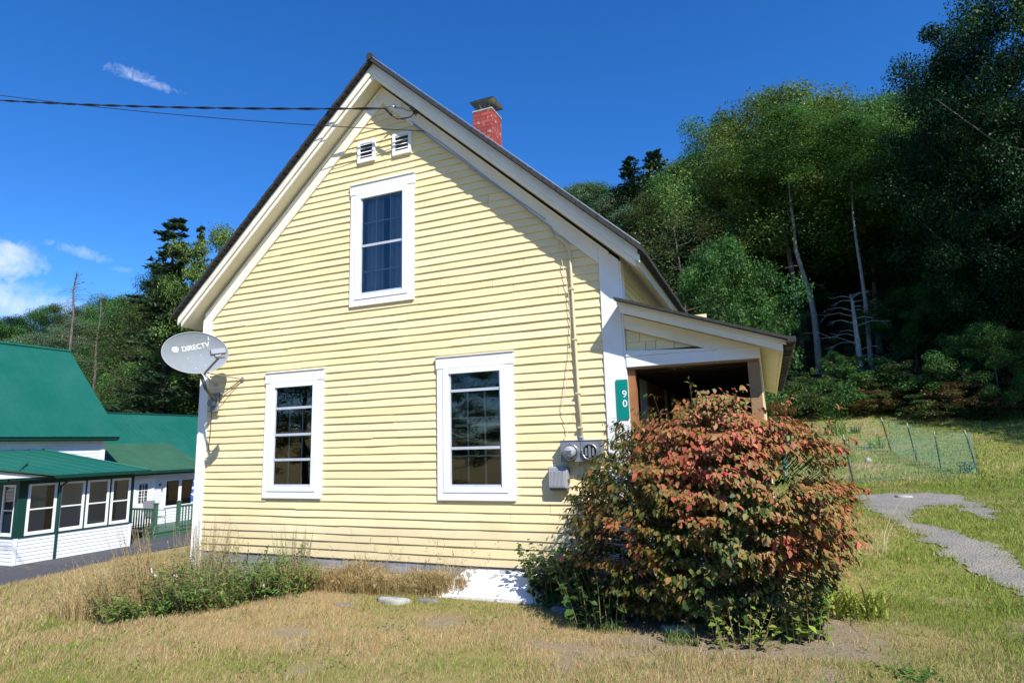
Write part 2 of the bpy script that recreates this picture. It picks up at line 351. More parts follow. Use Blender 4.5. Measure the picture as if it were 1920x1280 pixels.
def leafquads(P, Nn, size, aspect=0.6, fold=0.0):
    """rhombic leaves at P (n,3), normals Nn, sizes (n,) -> verts, faces"""
    n = len(P); a = RNG.normal(size=(n, 3)); a -= Nn*np.sum(a*Nn, 1, keepdims=True); a /= np.linalg.norm(a, axis=1, keepdims=True)+1e-9
    b = np.cross(Nn, a); s = size[:, None]
    V = np.stack([P-a*s*0.5, P+b*s*0.5*aspect, P+a*s*0.5, P-b*s*0.5*aspect], 1).reshape(-1, 3)
    return V, np.arange(4*n).reshape(n, 4)
def unit(a): return a/(np.linalg.norm(a, axis=-1, keepdims=True)+1e-9)

# ================================================================== GROUND
def axis(a, b, fine0, fine1, fs, growth=1.12):
    xs = list(np.arange(fine0, fine1, fs)); s = fs; x = fine1
    while x < b: xs.append(x); s *= growth; x += s
    xs.append(b); s = fs; x = fine0-fs
    while x > a: xs.insert(0, x); s *= growth; x -= s
    xs.insert(0, a); return np.array(xs)
xs = axis(-500, 500, -22, 9, 0.22); ys = axis(-150, 620, 1.0, 26, 0.22)
GX, GY = np.meshgrid(xs, ys, indexing='ij')
def lawn(x, y):
    """0 dry .. 1 green, and bare-earth amount, over the plan of the lawn"""
    n = fbm(x/1.5, y/1.5, 21, 4); n2 = fbm(x/0.45, y/0.45, 33, 3)
    green = 0.10+1.05*sst(-0.2, 1.3, x-0.22*(y-6))
    green = np.maximum(green, 0.9*sst(8, 14, y)*sst(-3, 1, x))
    green = np.maximum(green, 0.6*sst(4.35, 3.95, y)*sst(0.42, 0.55, n))
    green = np.maximum(green, 0.35*sst(-6.5, -9, x)*sst(0.35, 0.6, n))
    green = green-1.5*(n-0.47)*1.2-0.9*(n2-0.5)
    green = green*(1-0.45*sst(5.6, 4.6, y)*sst(-1, 1, x))
    bare = 0.85*sst(0.64, 0.74, fbm(x/0.40, y/0.26, 55, 3))*sst(9, 6, y)*sst(-6, -5, x)
    for cx, cy_, rx, ry in ((0.02, 5.62, 0.75, 0.42), (-0.75, 5.25, 0.8, 0.2), (-2.9, 5.2, 0.25, 0.12), (-4.1, 4.55, 0.3, 0.14), (-1.6, 4.9, 0.35, 0.12), (-0.2, 6.3, 0.3, 0.35)):
        r = ((x-cx)/rx)**2+((y-cy_)/ry)**2+(n2-0.5)*1.4
        bare = np.maximum(bare, sst(1.2, 0.6, r))
    r = ((x+0.6)/1.2)**2+((y-6.0)/0.62)**2; bare = np.maximum(bare, sst(1.3, 0.8, r))
    return np.clip(green, 0, 1), np.clip(bare, 0, 1)
zz = G(GX, GY); V = np.stack([GX, GY, zz], -1).reshape(-1, 3)
nx, ny = GX.shape; idx = np.arange(nx*ny).reshape(nx, ny)
Fq = np.stack([idx[:-1, :-1], idx[1:, :-1], idx[1:, 1:], idx[:-1, 1:]], -1).reshape(-1, 4)
gr, ba = lawn(V[:, 0], V[:, 1])
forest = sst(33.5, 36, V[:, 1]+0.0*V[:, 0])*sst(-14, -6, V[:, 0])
M_GROUND, t, b = newmat('lawn_soil')
at = t.nodes.new('ShaderNodeAttribute'); at.attribute_name = 'Col'
sp = t.nodes.new('ShaderNodeSeparateColor'); t.links.new(at.outputs['Color'], sp.inputs[0])
n1 = noise(t, 9, 8, 0.7); n2 = noise(t, 55, 5, 0.7)
dry = mixc(t, ramp(t, n1, [(0.3, (0, 0, 0)), (0.7, (1, 1, 1))]), (0.29, 0.205, 0.085), (0.44, 0.34, 0.17))
grn = mixc(t, ramp(t, n1, [(0.3, (0, 0, 0)), (0.7, (1, 1, 1))]), (0.15, 0.17, 0.035), (0.27, 0.265, 0.08))
soil = mixc(t, ramp(t, n2, [(0.35, (0, 0, 0)), (0.7, (1, 1, 1))]), (0.20, 0.15, 0.095), (0.38, 0.31, 0.22))
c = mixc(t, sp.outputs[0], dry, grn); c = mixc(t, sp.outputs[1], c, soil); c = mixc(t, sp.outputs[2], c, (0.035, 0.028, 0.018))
t.links.new(c, b.inputs['Base Color']); b.inputs['Roughness'].default_value = 0.95; b.inputs['Specular IOR Level'].default_value = 0.1
bump(t, b, n2, 0.7, 0.03)
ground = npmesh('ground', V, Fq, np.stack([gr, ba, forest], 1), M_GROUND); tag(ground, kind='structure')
ground.data.polygons.foreach_set('use_smooth', [True]*len(ground.data.polygons))

def inpoly(x, y, poly):
    ins = np.zeros(x.shape, bool); n = len(poly)
    for i in range(n):
        (x0, y0), (x1, y1) = poly[i], poly[(i+1) % n]
        c = ((y0 > y) != (y1 > y)) & (x < (x1-x0)*(y-y0)/(y1-y0+1e-12)+x0); ins ^= c
    return ins
def polydist(x, y, poly):
    d = np.full(x.shape, 1e9); n = len(poly)
    for i in range(n):
        ax, ay = poly[i]; bx, by = poly[(i+1) % n]; L = (bx-ax)**2+(by-ay)**2+1e-12
        tt = np.clip(((x-ax)*(bx-ax)+(y-ay)*(by-ay))/L, 0, 1); d = np.minimum(d, np.hypot(x-ax-tt*(bx-ax), y-ay-tt*(by-ay)))
    return np.where(inpoly(x, y, poly), d, -d)
gpolys = [[onG(*p) for p in q] for q in (
    [(1600, 932), (1660, 925), (1740, 924), (1800, 932), (1868, 960), (1850, 972), (1790, 948), (1745, 948), (1715, 962), (1700, 978), (1770, 990), (1840, 1020), (1900, 1052), (1960, 1085), (2050, 1150), (2000, 1185), (1925, 1130), (1870, 1092), (1800, 1060), (1760, 1030), (1722, 1000), (1670, 972), (1625, 950)],)]
def gravel_d(x, y):
    d = polydist(x, y, gpolys[0]); return d+0.42*(fbm(x/0.45, y/0.45, 71, 4)-0.5)+0.22*(fbm(x/0.13, y/0.13, 73, 2)-0.5)+0.03
apoly = [onG(0, 1101), onG(110, 1076), onG(240, 1043), onG(372, 1018), (-16.5, 19.0), (-17, 32), (-24, 32), (-24.0, 6.0), (-40, 3.5), (-40, -3), (-20, 4.0)]
def asph_d(x, y): return polydist(x, y, apoly)+0.12*(fbm(x/0.6, y/0.6, 75, 2)-0.5)
def sheet(name, x0, x1, y0, y1, s, fn, m, lift):
    X, Y = np.meshgrid(np.arange(x0, x1, s), np.arange(y0, y1, s), indexing='ij'); ix = np.arange(X.size).reshape(X.shape)
    F_ = np.stack([ix[:-1, :-1], ix[1:, :-1], ix[1:, 1:], ix[:-1, 1:]], -1).reshape(-1, 4)
    D = fn(X, Y).ravel(); keep = D[F_].mean(1) > 0; F_ = F_[keep]
    Z = G(X, Y)+np.clip(D.reshape(X.shape)*0.2, -0.03, 0.0)+lift
    u, inv = np.unique(F_, return_inverse=True)
    Vv = np.stack([X.ravel()[u], Y.ravel()[u], Z.ravel()[u]], 1); F_ = inv.reshape(-1, 4)
    o = npmesh(name, Vv, F_, np.ones((len(Vv), 3)), m); tag(o, kind='structure')
    o.data.polygons.foreach_set('use_smooth', [True]*len(o.data.polygons)); return o
M_GRAVEL, t, b = newmat('pale_gravel')
n = noise(t, 38, 6, 0.75); nb_ = noise(t, 2.2, 5, 0.6); vo = t.nodes.new('ShaderNodeTexVoronoi'); vo.inputs['Scale'].default_value = 42
gg = t.nodes.new('ShaderNodeNewGeometry'); t.links.new(gg.outputs['Position'], vo.inputs['Vector'])
c = mixc(t, ramp(t, n, [(0.3, (0, 0, 0)), (0.7, (1, 1, 1))]), (0.20, 0.18, 0.15), (0.35, 0.32, 0.27))
c = mixc(t, ramp(t, nb_, [(0.40, (0, 0, 0)), (0.62, (0.7, 0.7, 0.7))]), c, (0.19, 0.185, 0.18))
t.links.new(c, b.inputs['Base Color']); b.inputs['Roughness'].default_value = 0.95; bump(t, b, vo.outputs['Distance'], 0.9, 0.02)
sheet('gravel_path', 0.8, 5.0, 6.0, 20.0, 0.05, gravel_d, M_GRAVEL, 0.014)
sheet('asphalt_driveway', -40.0, -13.5, -3.0, 32.0, 0.14, asph_d, M_ASPH, 0.016)
GSN = 700
gp = []
while len(gp) < GSN:
    x = RNG.uniform(1, 4.8); y = RNG.uniform(6.2, 18)
    if gravel_d(np.array([x]), np.array([y]))[0] > -0.12: gp.append((x, y))
gm = MB()
for x, y in gp:
    r = RNG.uniform(0.004, 0.014); z = g1(x, y)+0.014; a = RNG.uniform(0, 6)
    vs = [(x+r*cos(a+k*1.57), y+r*sin(a+k*1.57), z) for k in range(4)]+[(x+r*.4, y, z+r*0.9)]
    gm.add(vs, [(0, 1, 4), (1, 2, 4), (2, 3, 4), (3, 0, 4)])
tag(gm.build('gravel_stones', M_STONED), 'loose grey gravel stones scattered over the path', 'gravel', kind='stuff')

# ---- grass
def grass(name, n, x0, x1, y0, y1, h, wd, label, dens=None, dryadd=0.0):
    x = RNG.uniform(x0, x1, n*3); y = RNG.uniform(y0, y1, n*3)
    ang = np.degrees(np.arctan2(x, y)); k = (ang > -22.5-50) & (ang < -22.5+62)
    k &= ~((x > -7.6) & (x < -1.3) & (y > 6.45)) & ~((x > -1.45) & (x < 0.15) & (y > 6.45) & (y < 13))
    k &= (gravel_d(x, y) < 0.02+0.22*RNG.random(len(x))**2.5) & (asph_d(x, y) < 0.0)
    x, y = x[k], y[k]; gr, ba = lawn(x, y); keep = RNG.random(len(x)) > ba*0.93
    if dens is not None: keep &= RNG.random(len(x)) < dens(x, y)
    x, y, gr = x[keep][:n], y[keep][:n], gr[keep][:n]; n = len(x)
    tall = fbm(x/0.5, y/0.5, 91, 3)
    H = h*RNG.uniform(0.4, 1.6, n)*(0.35+1.4*tall**1.3); a = RNG.uniform(0, 2*pi, n); l = RNG.uniform(0.1, 0.9, n)*H; la = RNG.normal(0.4, 1.4, n)
    W = wd*RNG.uniform(0.6, 1.3, n); z = G(x, y)-0.006
    B = np.stack([x, y, z], 1); s = np.stack([np.cos(a), np.sin(a), 0*a], 1)*W[:, None]*0.5; T = B+np.stack([np.cos(la)*l, np.sin(la)*l, H], 1)
    V = np.stack([B-s, B+s, T], 1).reshape(-1, 3); F_ = np.arange(3*n).reshape(n, 3)
    isg = RNG.random(n) < np.clip(gr+0.02, 0, 1)*0.95
    dc = np.array([0.50, 0.385, 0.195])*RNG.uniform(0.7, 1.2, (n, 1))*(1+0.10*RNG.normal(size=(n, 3)))
    gc = np.array([0.225, 0.285, 0.052])*RNG.uniform(0.6, 1.4, (n, 1))*(1+0.12*RNG.normal(size=(n, 3)))
    c = np.where(isg[:, None], gc, dc).clip(0.01, 0.7); c = np.repeat(c, 3, 0)
    o = npmesh(name, V, F_, c, M_BLADE); o.color = (1, 1, 1, 1); tag(o, label, 'grass', kind='stuff'); return o
grass('lawn_grass', 300000, -8, 4.5, 2.8, 7.2, 0.040, 0.0052, 'short dry tan and green grass of the lawn in front of the yellow house')
grass('side_lawn_grass', 190000, -1, 10, 6.8, 19, 0.05, 0.011, 'short green grass of the lawn beside the gravel path')
grass('slope_grass', 100000, -19, -6, 3.0, 12, 0.06, 0.012, 'dry grass on the slope down to the asphalt driveway')
grass('back_lawn_grass', 70000, -1, 22, 17, 36, 0.08, 0.03, 'green grass of the rising lawn around the wire fence')

def weeds_patch():
    n = 2600; x = RNG.uniform(-7, 2.5, n*4); y = RNG.uniform(3.3, 6.3, n*4); k = (fbm(x/0.35, y/0.25, 61, 3) > 0.60) & (RNG.random(n*4) < 0.75) & ~((y > 5.9) & (x < 0)); x, y = x[k][:n], y[k][:n]; n = len(x)
    P = np.stack([x, y, G(x, y)+RNG.uniform(0.005, 0.04, n)], 1); V, F_ = leafquads(P, unit(RNG.normal(size=(n, 3))*0.5+np.array([0, 0, 1.0])), RNG.uniform(0.02, 0.05, n), 0.4)
    c = np.array([0.12, 0.20, 0.035])*RNG.uniform(0.6, 1.4, (n, 1)); o = npmesh('lawn_weeds', V, F_, np.repeat(c, 4, 0), M_BLADE); tag(o, 'small green weed leaves scattered in the dry lawn', 'weeds', kind='stuff')
weeds_patch()

# ================================================================== YELLOW HOUSE
D = 6.5; XL, XR, XC = -7.63, -1.38, -4.505; YB = 13.0; SL = 0.925
ZS = 6.48
house = empty('yellow_house', (XC, D, 0), 'yellow clapboard house with white trim, steep gable and side porch', 'house')
def rz(x): return ZS-SL*abs(x-XC)
# windows of the gable wall: outer casing rectangle
WINS = [(-6.375, -5.393, 0.961, 2.634), (-3.675, -2.675, 0.961, 2.643), (-4.995, -4.005, 3.425, 5.112)]
def hole(wd, e=0.10): return (wd[0]+e, wd[1]-e, wd[2]+e, wd[3]-e)
# clapboards
sid = MB(); EXP = 0.0975; z = 0.246; rnd = random.Random(4)
while z < 6.3:
    z1 = z+EXP
    xa, xb = XL+0.14, XR-0.14
    cut = ZS-0.10-z
    half = (ZS-0.10-z1)/SL
    half_lo = (ZS-0.10-z)/SL
    if half_lo <= 0.02: break
    segs = [(max(xa, XC-half_lo), min(xb, XC+half_lo))]
    for wd in WINS:
        hx0, hx1, hz0, hz1 = hole(wd, 0.05)
        if z1 > hz0 and z < hz1:
            ns = []
            for a, c in segs:
                if c <= hx0 or a >= hx1: ns.append((a, c))
                else:
                    if a < hx0: ns.append((a, hx0))
                    if c > hx1: ns.append((hx1, c))
            segs = ns
    for a, c in segs:
        cuts = [a]
        x = a+rnd.uniform(0.3, 2.8)
        while x < c-0.25: cuts.append(x); x += rnd.uniform(0.8, 3.6)
        cuts.append(c)
        for p, q in zip(cuts[:-1], cuts[1:]):
            dz = rnd.uniform(-0.0048, 0.0048); k = rnd.uniform(0.94, 1.03); tone = (k, k*rnd.uniform(0.985, 1.01), k*rnd.uniform(0.93, 1.04))
            m = max(1, int((q-p)/0.35)); pts = [p+0.0022+(q-p-0.0044)*i/m for i in range(m+1)]
            jit = [dz+rnd.uniform(-0.0022, 0.0022)+0.009*(float(vnoise(np.array([u*1.1]), np.array([z*3]), 2)[0])-0.5) for u in pts]
            vs = []
            for u, j in zip(pts, jit):
                lip = 0.0185+rnd.uniform(-0.003, 0.004)
                zt = min(z1+0.012, ZS-0.03-SL*abs(u-XC))
                zb_ = min(z+j, zt-0.001)
                vs += [(u, D-lip, zb_), (u, D-0.001, max(zt, zb_+0.0005)), (u, D, zb_+0.001)]
            fs = []
            for i in range(m):
                o = 3*i; fs += [(o, o+3, o+4, o+1), (o+2, o+5, o+3, o)]
            fs += [(0, 1, 2), (3*m, 3*m+2, 3*m+1)]
            sid.add(vs, fs, tone)
    z = z1
sid.build('siding', M_SID, house)
# sheathing wall behind the boards (front, with window holes), side and back walls
wl = MB()
def wall_grid(mb, x0, x1, z0, z1, holes, y0, y1):
    xs_ = sorted({x0, x1, *[h[0] for h in holes], *[h[1] for h in holes]}); zs_ = sorted({z0, z1, *[h[2] for h in holes], *[h[3] for h in holes]})
    for i in range(len(xs_)-1):
        for j in range(len(zs_)-1):
            cx = (xs_[i]+xs_[i+1])/2; cz = (zs_[j]+zs_[j+1])/2
            if any(h[0] < cx < h[1] and h[2] < cz < h[3] for h in holes): continue
            mb.box(xs_[i], xs_[i+1], y0, y1, zs_[j], zs_[j+1])
hs_ = [hole(w_, 0.10) for w_ in WINS]
wall_grid(wl, XL+0.02, XR-0.02, 0.2, 3.42, [hs_[0], hs_[1]], D+0.002, D+0.12)
hx = hs_[2]
zt = lambda x: ZS-0.03-SL*abs(x-XC)
wl.prism([(XL+0.02, 3.42), (hx[0], 3.42), (hx[0], zt(hx[0])), (XL+0.02, zt(XL+0.02))], 'y', D+0.002, D+0.12)
wl.prism([(hx[1], 3.42), (XR-0.02, 3.42), (XR-0.02, zt(XR-0.02)), (hx[1], zt(hx[1]))], 'y', D+0.002, D+0.12)
wl.prism([(hx[0], hx[3]), (hx[1], hx[3]), (hx[1], zt(hx[1])), (XC, zt(XC)), (hx[0], zt(hx[0]))], 'y', D+0.002, D+0.12)
wl.box(hx[0], hx[1], D+0.002, D+0.12, 3.42, hx[2])
wl.box(XL+0.02, XL+0.14, D+0.121, YB, 0.2, 3.50); wl.prism([(XL+0.02, 0.2), (XR-0.02, 0.2), (XR-0.02, zt(XR-0.02)), (XC, zt(XC)), (XL+0.02, zt(XL+0.02))], 'y', YB-0.12, YB)
wl.build('wall', M_SID, house)
ir = MB(); ir.box(XL+0.15, XR-0.15, D+0.13, 10.2, 0.45, 0.5); ir.box(XL+0.15, XR-0.15, D+0.13, 10.2, 3.0, 3.1)
ir.box(XL+0.15, XR-0.15, 10.2, 10.26, 0.5, 2.99); ir.prism([(XC-2.9, 3.11), (XC+2.9, 3.11), (XC+2.9, 3.45), (XC, 6.1), (XC-2.9, 3.45)], 'y', 10.2, 10.26); ir.box(-4.6, -4.5, D+0.13, 10.2, 0.5, 3.0); ir.box(XL+0.145, XL+0.2, D+0.13, 10.2, 0.5, 3.0)
ir.build('interior_wall', M_ROOM, house)
# right side wall under the porch, lapped boards, with openings
SOP = [(6.86, 7.52, 0.5, 2.36), (9.28, 10.02, 0.9, 2.33), (11.0, 11.66, 0.9, 2.33)]
sw = MB(); xs0 = XR-0.14
def side_grid(mb, holes):
    ys_ = sorted({D+0.12, YB-0.12, *[h[0] for h in holes], *[h[1] for h in holes]}); zs_ = sorted({0.2, 3.56, *[h[2] for h in holes], *[h[3] for h in holes]})
    for i in range(len(ys_)-1):
        for j in range(len(zs_)-1):
            cy_ = (ys_[i]+ys_[i+1])/2; cz = (zs_[j]+zs_[j+1])/2
            if any(h[0] < cy_ < h[1] and h[2] < cz < h[3] for h in holes): continue
            mb.box(xs0, XR-0.02, ys_[i]+0.001, ys_[i+1], zs_[j], zs_[j+1])
side_grid(sw, SOP)
sw.build('side_wall', M_SID, house)
def side_boards(z0, z1, expo, mat, name, y0=D+0.03, y1=YB-0.05, holes=()):
    mb = MB(); z = z0
    while z < z1-0.01:
        zt_ = min(z+expo, z1); segs = [(y0, y1)]
        for h in holes:
            if zt_ > h[2]-0.1 and z < h[3]+0.1:
                ns = []
                for a, c in segs:
                    if c <= h[0] or a >= h[1]: ns.append((a, c))
                    else:
                        if a < h[0]: ns.append((a, h[0]))
                        if c > h[1]: ns.append((h[1], c))
                segs = ns
        for a, c in segs:
            vs = [(XR-0.002, a, z), (XR-0.018, a, zt_), (XR-0.02, a, z), (XR-0.002, c, z), (XR-0.018, c, zt_), (XR-0.02, c, z)]
            mb.add(vs, [(0, 3, 4, 1), (2, 5, 3, 0), (0, 1, 2), (3, 5, 4)])
        z = zt_
    return mb.build(name, mat, house)
side_boards(0.6, 2.42, 0.165, M_SHADESID, 'porch_wall_siding', holes=[(h[0]-0.1, h[1]+0.1, h[2], h[3]) for h in SOP])
side_boards(3.06, 3.42, 0.0975, M_SID, 'upper_side_siding')
for h in SOP:                                   # openings of the side wall
    f = MB(); a, c, z0, z1 = h
    f.box(XR-0.03, XR+0.03, a-0.1, a, z0-0.1, z1+0.1); f.box(XR-0.03, XR+0.03, c, c+0.1, z0-0.1, z1+0.1); f.box(XR-0.03, XR+0.03, a, c, z1, z1+0.1); f.box(XR-0.03, XR+0.03, a, c, z0-0.1, z0)
    fo = bev(f.build('window', M_CREAM if h is not SOP[0] else M_ALU, house))
    p = MB(); p.box(XR-0.06, XR-0.05, a, c, z0, z1); q = p.build('pane', M_DARK, house); q.parent = fo; q.matrix_parent_inverse = Matrix()
# corner boards
def skewcap(x0, x1): return [(x0, 0.10), (x1, 0.10), (x1, rz(x1)), (x0, rz(x0))]
mb = MB(); mb.prism([(XL, -0.02), (XL+0.155, -0.02), (XL+0.155, rz(XL+0.155)-0.02), (XL, rz(XL)-0.02)], 'y', D-0.032, D+0.06); mb.box(XL-0.02, XL-0.001, D-0.030, D+0.15, -0.02, 3.55)
bev(mb.build('corner_board', M_WHITE, house))
mb = MB(); mb.prism([(XR-0.222, 0.05), (XR, 0.05), (XR, rz(XR)-0.02), (XR-0.222, rz(XR-0.222)-0.02)], 'y', D-0.032, D+0.0); mb.box(XR+0.001, XR+0.022, D-0.030, D+0.13, 0.05, 3.55)
bev(mb.build('corner_board', M_WHITE, house))
# frieze boards following the rake on the wall
for s_ in (-1, 1):
    mb = MB(); xe = XL+0.155 if s_ < 0 else XR-0.222
    w_ = 0.24
    poly = [(XC, ZS-0.012), (XC, ZS-w_), (xe, rz(xe)-w_), (xe, rz(xe)-0.012)]
    mb.prism(poly, 'y', D-0.034, D-0.004)
    # small crown strip under the soffit
    mb.prism([(XC, ZS-0.010), (XC, ZS-0.055), (xe-s_*-0.12, rz(xe)-0.055-SL*0.12), (xe-s_*-0.12, rz(xe)-0.010-SL*0.12)], 'y', D-0.055, D-0.0345)
    bev(mb.build('frieze_board', M_TRIM, house), 0.003)
# roof: soffit layer, shingles, fascia
TIP = 3.40; YF = 6.20
for s_ in (-1, 1):
    mb = MB(); zt_ = lambda d: ZS+0.02-0.92*d
    xo = XC+s_*(TIP-0.06)
    mb.add([(XC, YF+0.085, zt_(0)), (xo, YF+0.085, zt_(TIP-0.06)), (xo, YB+0.3, zt_(TIP-0.06)), (XC, YB+0.3, zt_(0)),
            (XC, YF+0.085, zt_(0)+0.03), (xo, YF+0.085, zt_(TIP-0.06)+0.03), (xo, YB+0.3, zt_(TIP-0.06)+0.03), (XC, YB+0.3, zt_(0)+0.03)],
           [(0, 3, 2, 1), (4, 5, 6, 7), (0, 1, 5, 4), (1, 2, 6, 5), (2, 3, 7, 6), (3, 0, 4, 7)])
    mb.build('soffit', M_CREAM, house)
    # fascia in two steps
    mb = MB(); xt = XC+s_*TIP
    b0, b1, b2 = 6.495, 6.565, 6.70
    mb.prism([(XC, b0), (XC, b1+0.004), (xt-s_*0.05, b1+0.004-0.92*(TIP-0.05)), (xt-s_*0.05, b0-0.92*(TIP-0.05))], 'y', YF+0.062, YF+0.084)
    mb.prism([(XC, b1), (XC, b2), (xt, b2-0.92*TIP), (xt, b1-0.92*TIP)], 'y', YF+0.04, YF+0.0615)
    bev(mb.build('rake_fascia', M_TRIM, house), 0.003)
    # eave fascia
    mb = MB(); xa_, xb_ = sorted((xt-s_*0.055, xt-s_*0.03))
    mb.box(xa_, xb_, YF+0.087, 10.8, b0-0.92*TIP+0.05, b2-0.92*TIP-0.01)
    mb.build('eave_fascia', M_CREAM, house)
roof = MB(); rr_ = random.Random(3)
for s_ in (-1, 1):
    n = 46; L = TIP+0.03
    for i in range(n):                         # courses of shingles, each lifted slightly, ragged front edge
        d0, d1 = L*i/n, L*(i+1)/n+0.02
        yj = YF-0.032-rr_.uniform(0, 0.012)
        zA, zB = 6.745-0.92*d0, 6.745-0.92*d1+0.012
        xa_, xb_ = XC+s_*d0, XC+s_*d1
        zu0, zu1 = 6.702-0.92*d0, 6.702-0.92*d1
        roof.add([(xa_, yj, zA), (xb_, yj, zB), (xb_, YB+0.33, zB), (xa_, YB+0.33, zA), (xa_, yj, zu0), (xb_, yj, zu1), (xb_, YB+0.33, zu1), (xa_, YB+0.33, zu0)],
                 [(0, 1, 2, 3), (7, 6, 5, 4), (0, 4, 5, 1), (1, 5, 6, 2), (2, 6, 7, 3), (3, 7, 4, 0)])
for k in range(150):                           # ragged lower courses seen along the right eave
    y = YF+k*0.047; roof.box(XC+TIP-0.01, XC+TIP+0.052+rr_.uniform(0, 0.012), y, y+0.04, 6.70-0.92*(TIP+0.05), 6.735-0.92*(TIP+0.05)+rr_.uniform(0, 0.012))
roof.tube([(XC, YF-0.05, 6.755), (XC, YB+0.33, 6.755)], 0.05, 8)
roofo = roof.build('roof', M_SHING, house)
mb = MB()
mb.tube([(XC+0.02, YF-0.03, 6.755), (XC+TIP+0.03, YF-0.03, 6.765-0.92*(TIP+0.03))], 0.009, 6)
mb.build('drip_edge', M_STEEL, house)
# chimney (sub-parts of the roof)
ch = MB(); cx0, cx1, cy0, cy1 = -4.36, -3.99, 9.0, 9.42
ch.box(cx0, cx1, cy0, cy1, 5.9, 7.38)
cho = bev(ch.build('chimney', M_BRICK, house), 0.006)
def child(o, p): o.parent = p; o.matrix_parent_inverse = p.matrix_world.inverted() if False else Matrix(); return o
def subpart(mb, name, m, part, smooth=False):
    o = mb.build(name, m, None, smooth); o.parent = part; o.matrix_parent_inverse = Matrix.Translation(-house_off(part)); return o
def house_off(part):
    # world offset of a part (parts keep world coordinates in their meshes, so the offset is zero)
    return Vector((0, 0, 0))
mb = MB(); cxm, cym = (cx0+cx1)/2, (cy0+cy1)/2
mb.box(cx0-0.006, cx1+0.006, cy0-0.006, cy1+0.006, 7.38, 7.405); mb.disc((cxm, cym, 7.40), (0, 0, 1), 0.14, 0.10, 0.05, 14)
subpart(mb, 'mortar_crown', M_STONE, cho)
mb = MB(); mb.disc((cxm, cym, 7.44), (0, 0, 1), 0.075, 0.075, 0.06, 14)
for q in range(4):
    a = pi/4+q*pi/2; mb.tube([(cxm+0.08*cos(a), cym+0.08*sin(a), 7.45), (cxm+0.15*cos(a), cym+0.15*sin(a), 7.60)], 0.008, 6)
h_ = 0.235
for q in range(4):
    a0 = q*pi/2+pi/4; a1 = a0+pi/2; r_ = h_*1.41
    mb.add([(cxm+r_*cos(a0), cym+r_*sin(a0), 7.585), (cxm+r_*cos(a1), cym+r_*sin(a1), 7.585), (cxm, cym, 7.68)], [(0, 1, 2)])
    mb.add([(cxm+r_*cos(a0), cym+r_*sin(a0), 7.575), (cxm+r_*cos(a1), cym+r_*sin(a1), 7.575), (cxm, cym, 7.67)], [(0, 2, 1)])
subpart(mb, 'chimney_cap', M_STEEL, cho)
# side frieze and crown under the right and left eaves
mb = MB(); mb.box(XR-0.018, XR+0.02, D+0.135, YB-0.05, 3.42, 3.66); mb.box(XR+0.0205, XR+0.05, D+0.135, YB-0.05, 3.60, 3.64)
mb.build('side_frieze', M_CREAM, house)
# foundation
mb = MB(); zz_ = 0.24
for k in range(3):
    mb.box(XL+0.02+0.01*k, XR-0.01, D+0.0-0.006*k*0, D+0.05, zz_-0.13, zz_-0.006); zz_ -= 0.135
mb.box(XL+0.1, XR-0.05, D+0.06, D+0.3, -0.5, 0.2); mb.box(XL+0.02, XL+0.2, D+0.31, YB, -0.6, 0.19)
mb.build('foundation', M_GREYB, house)

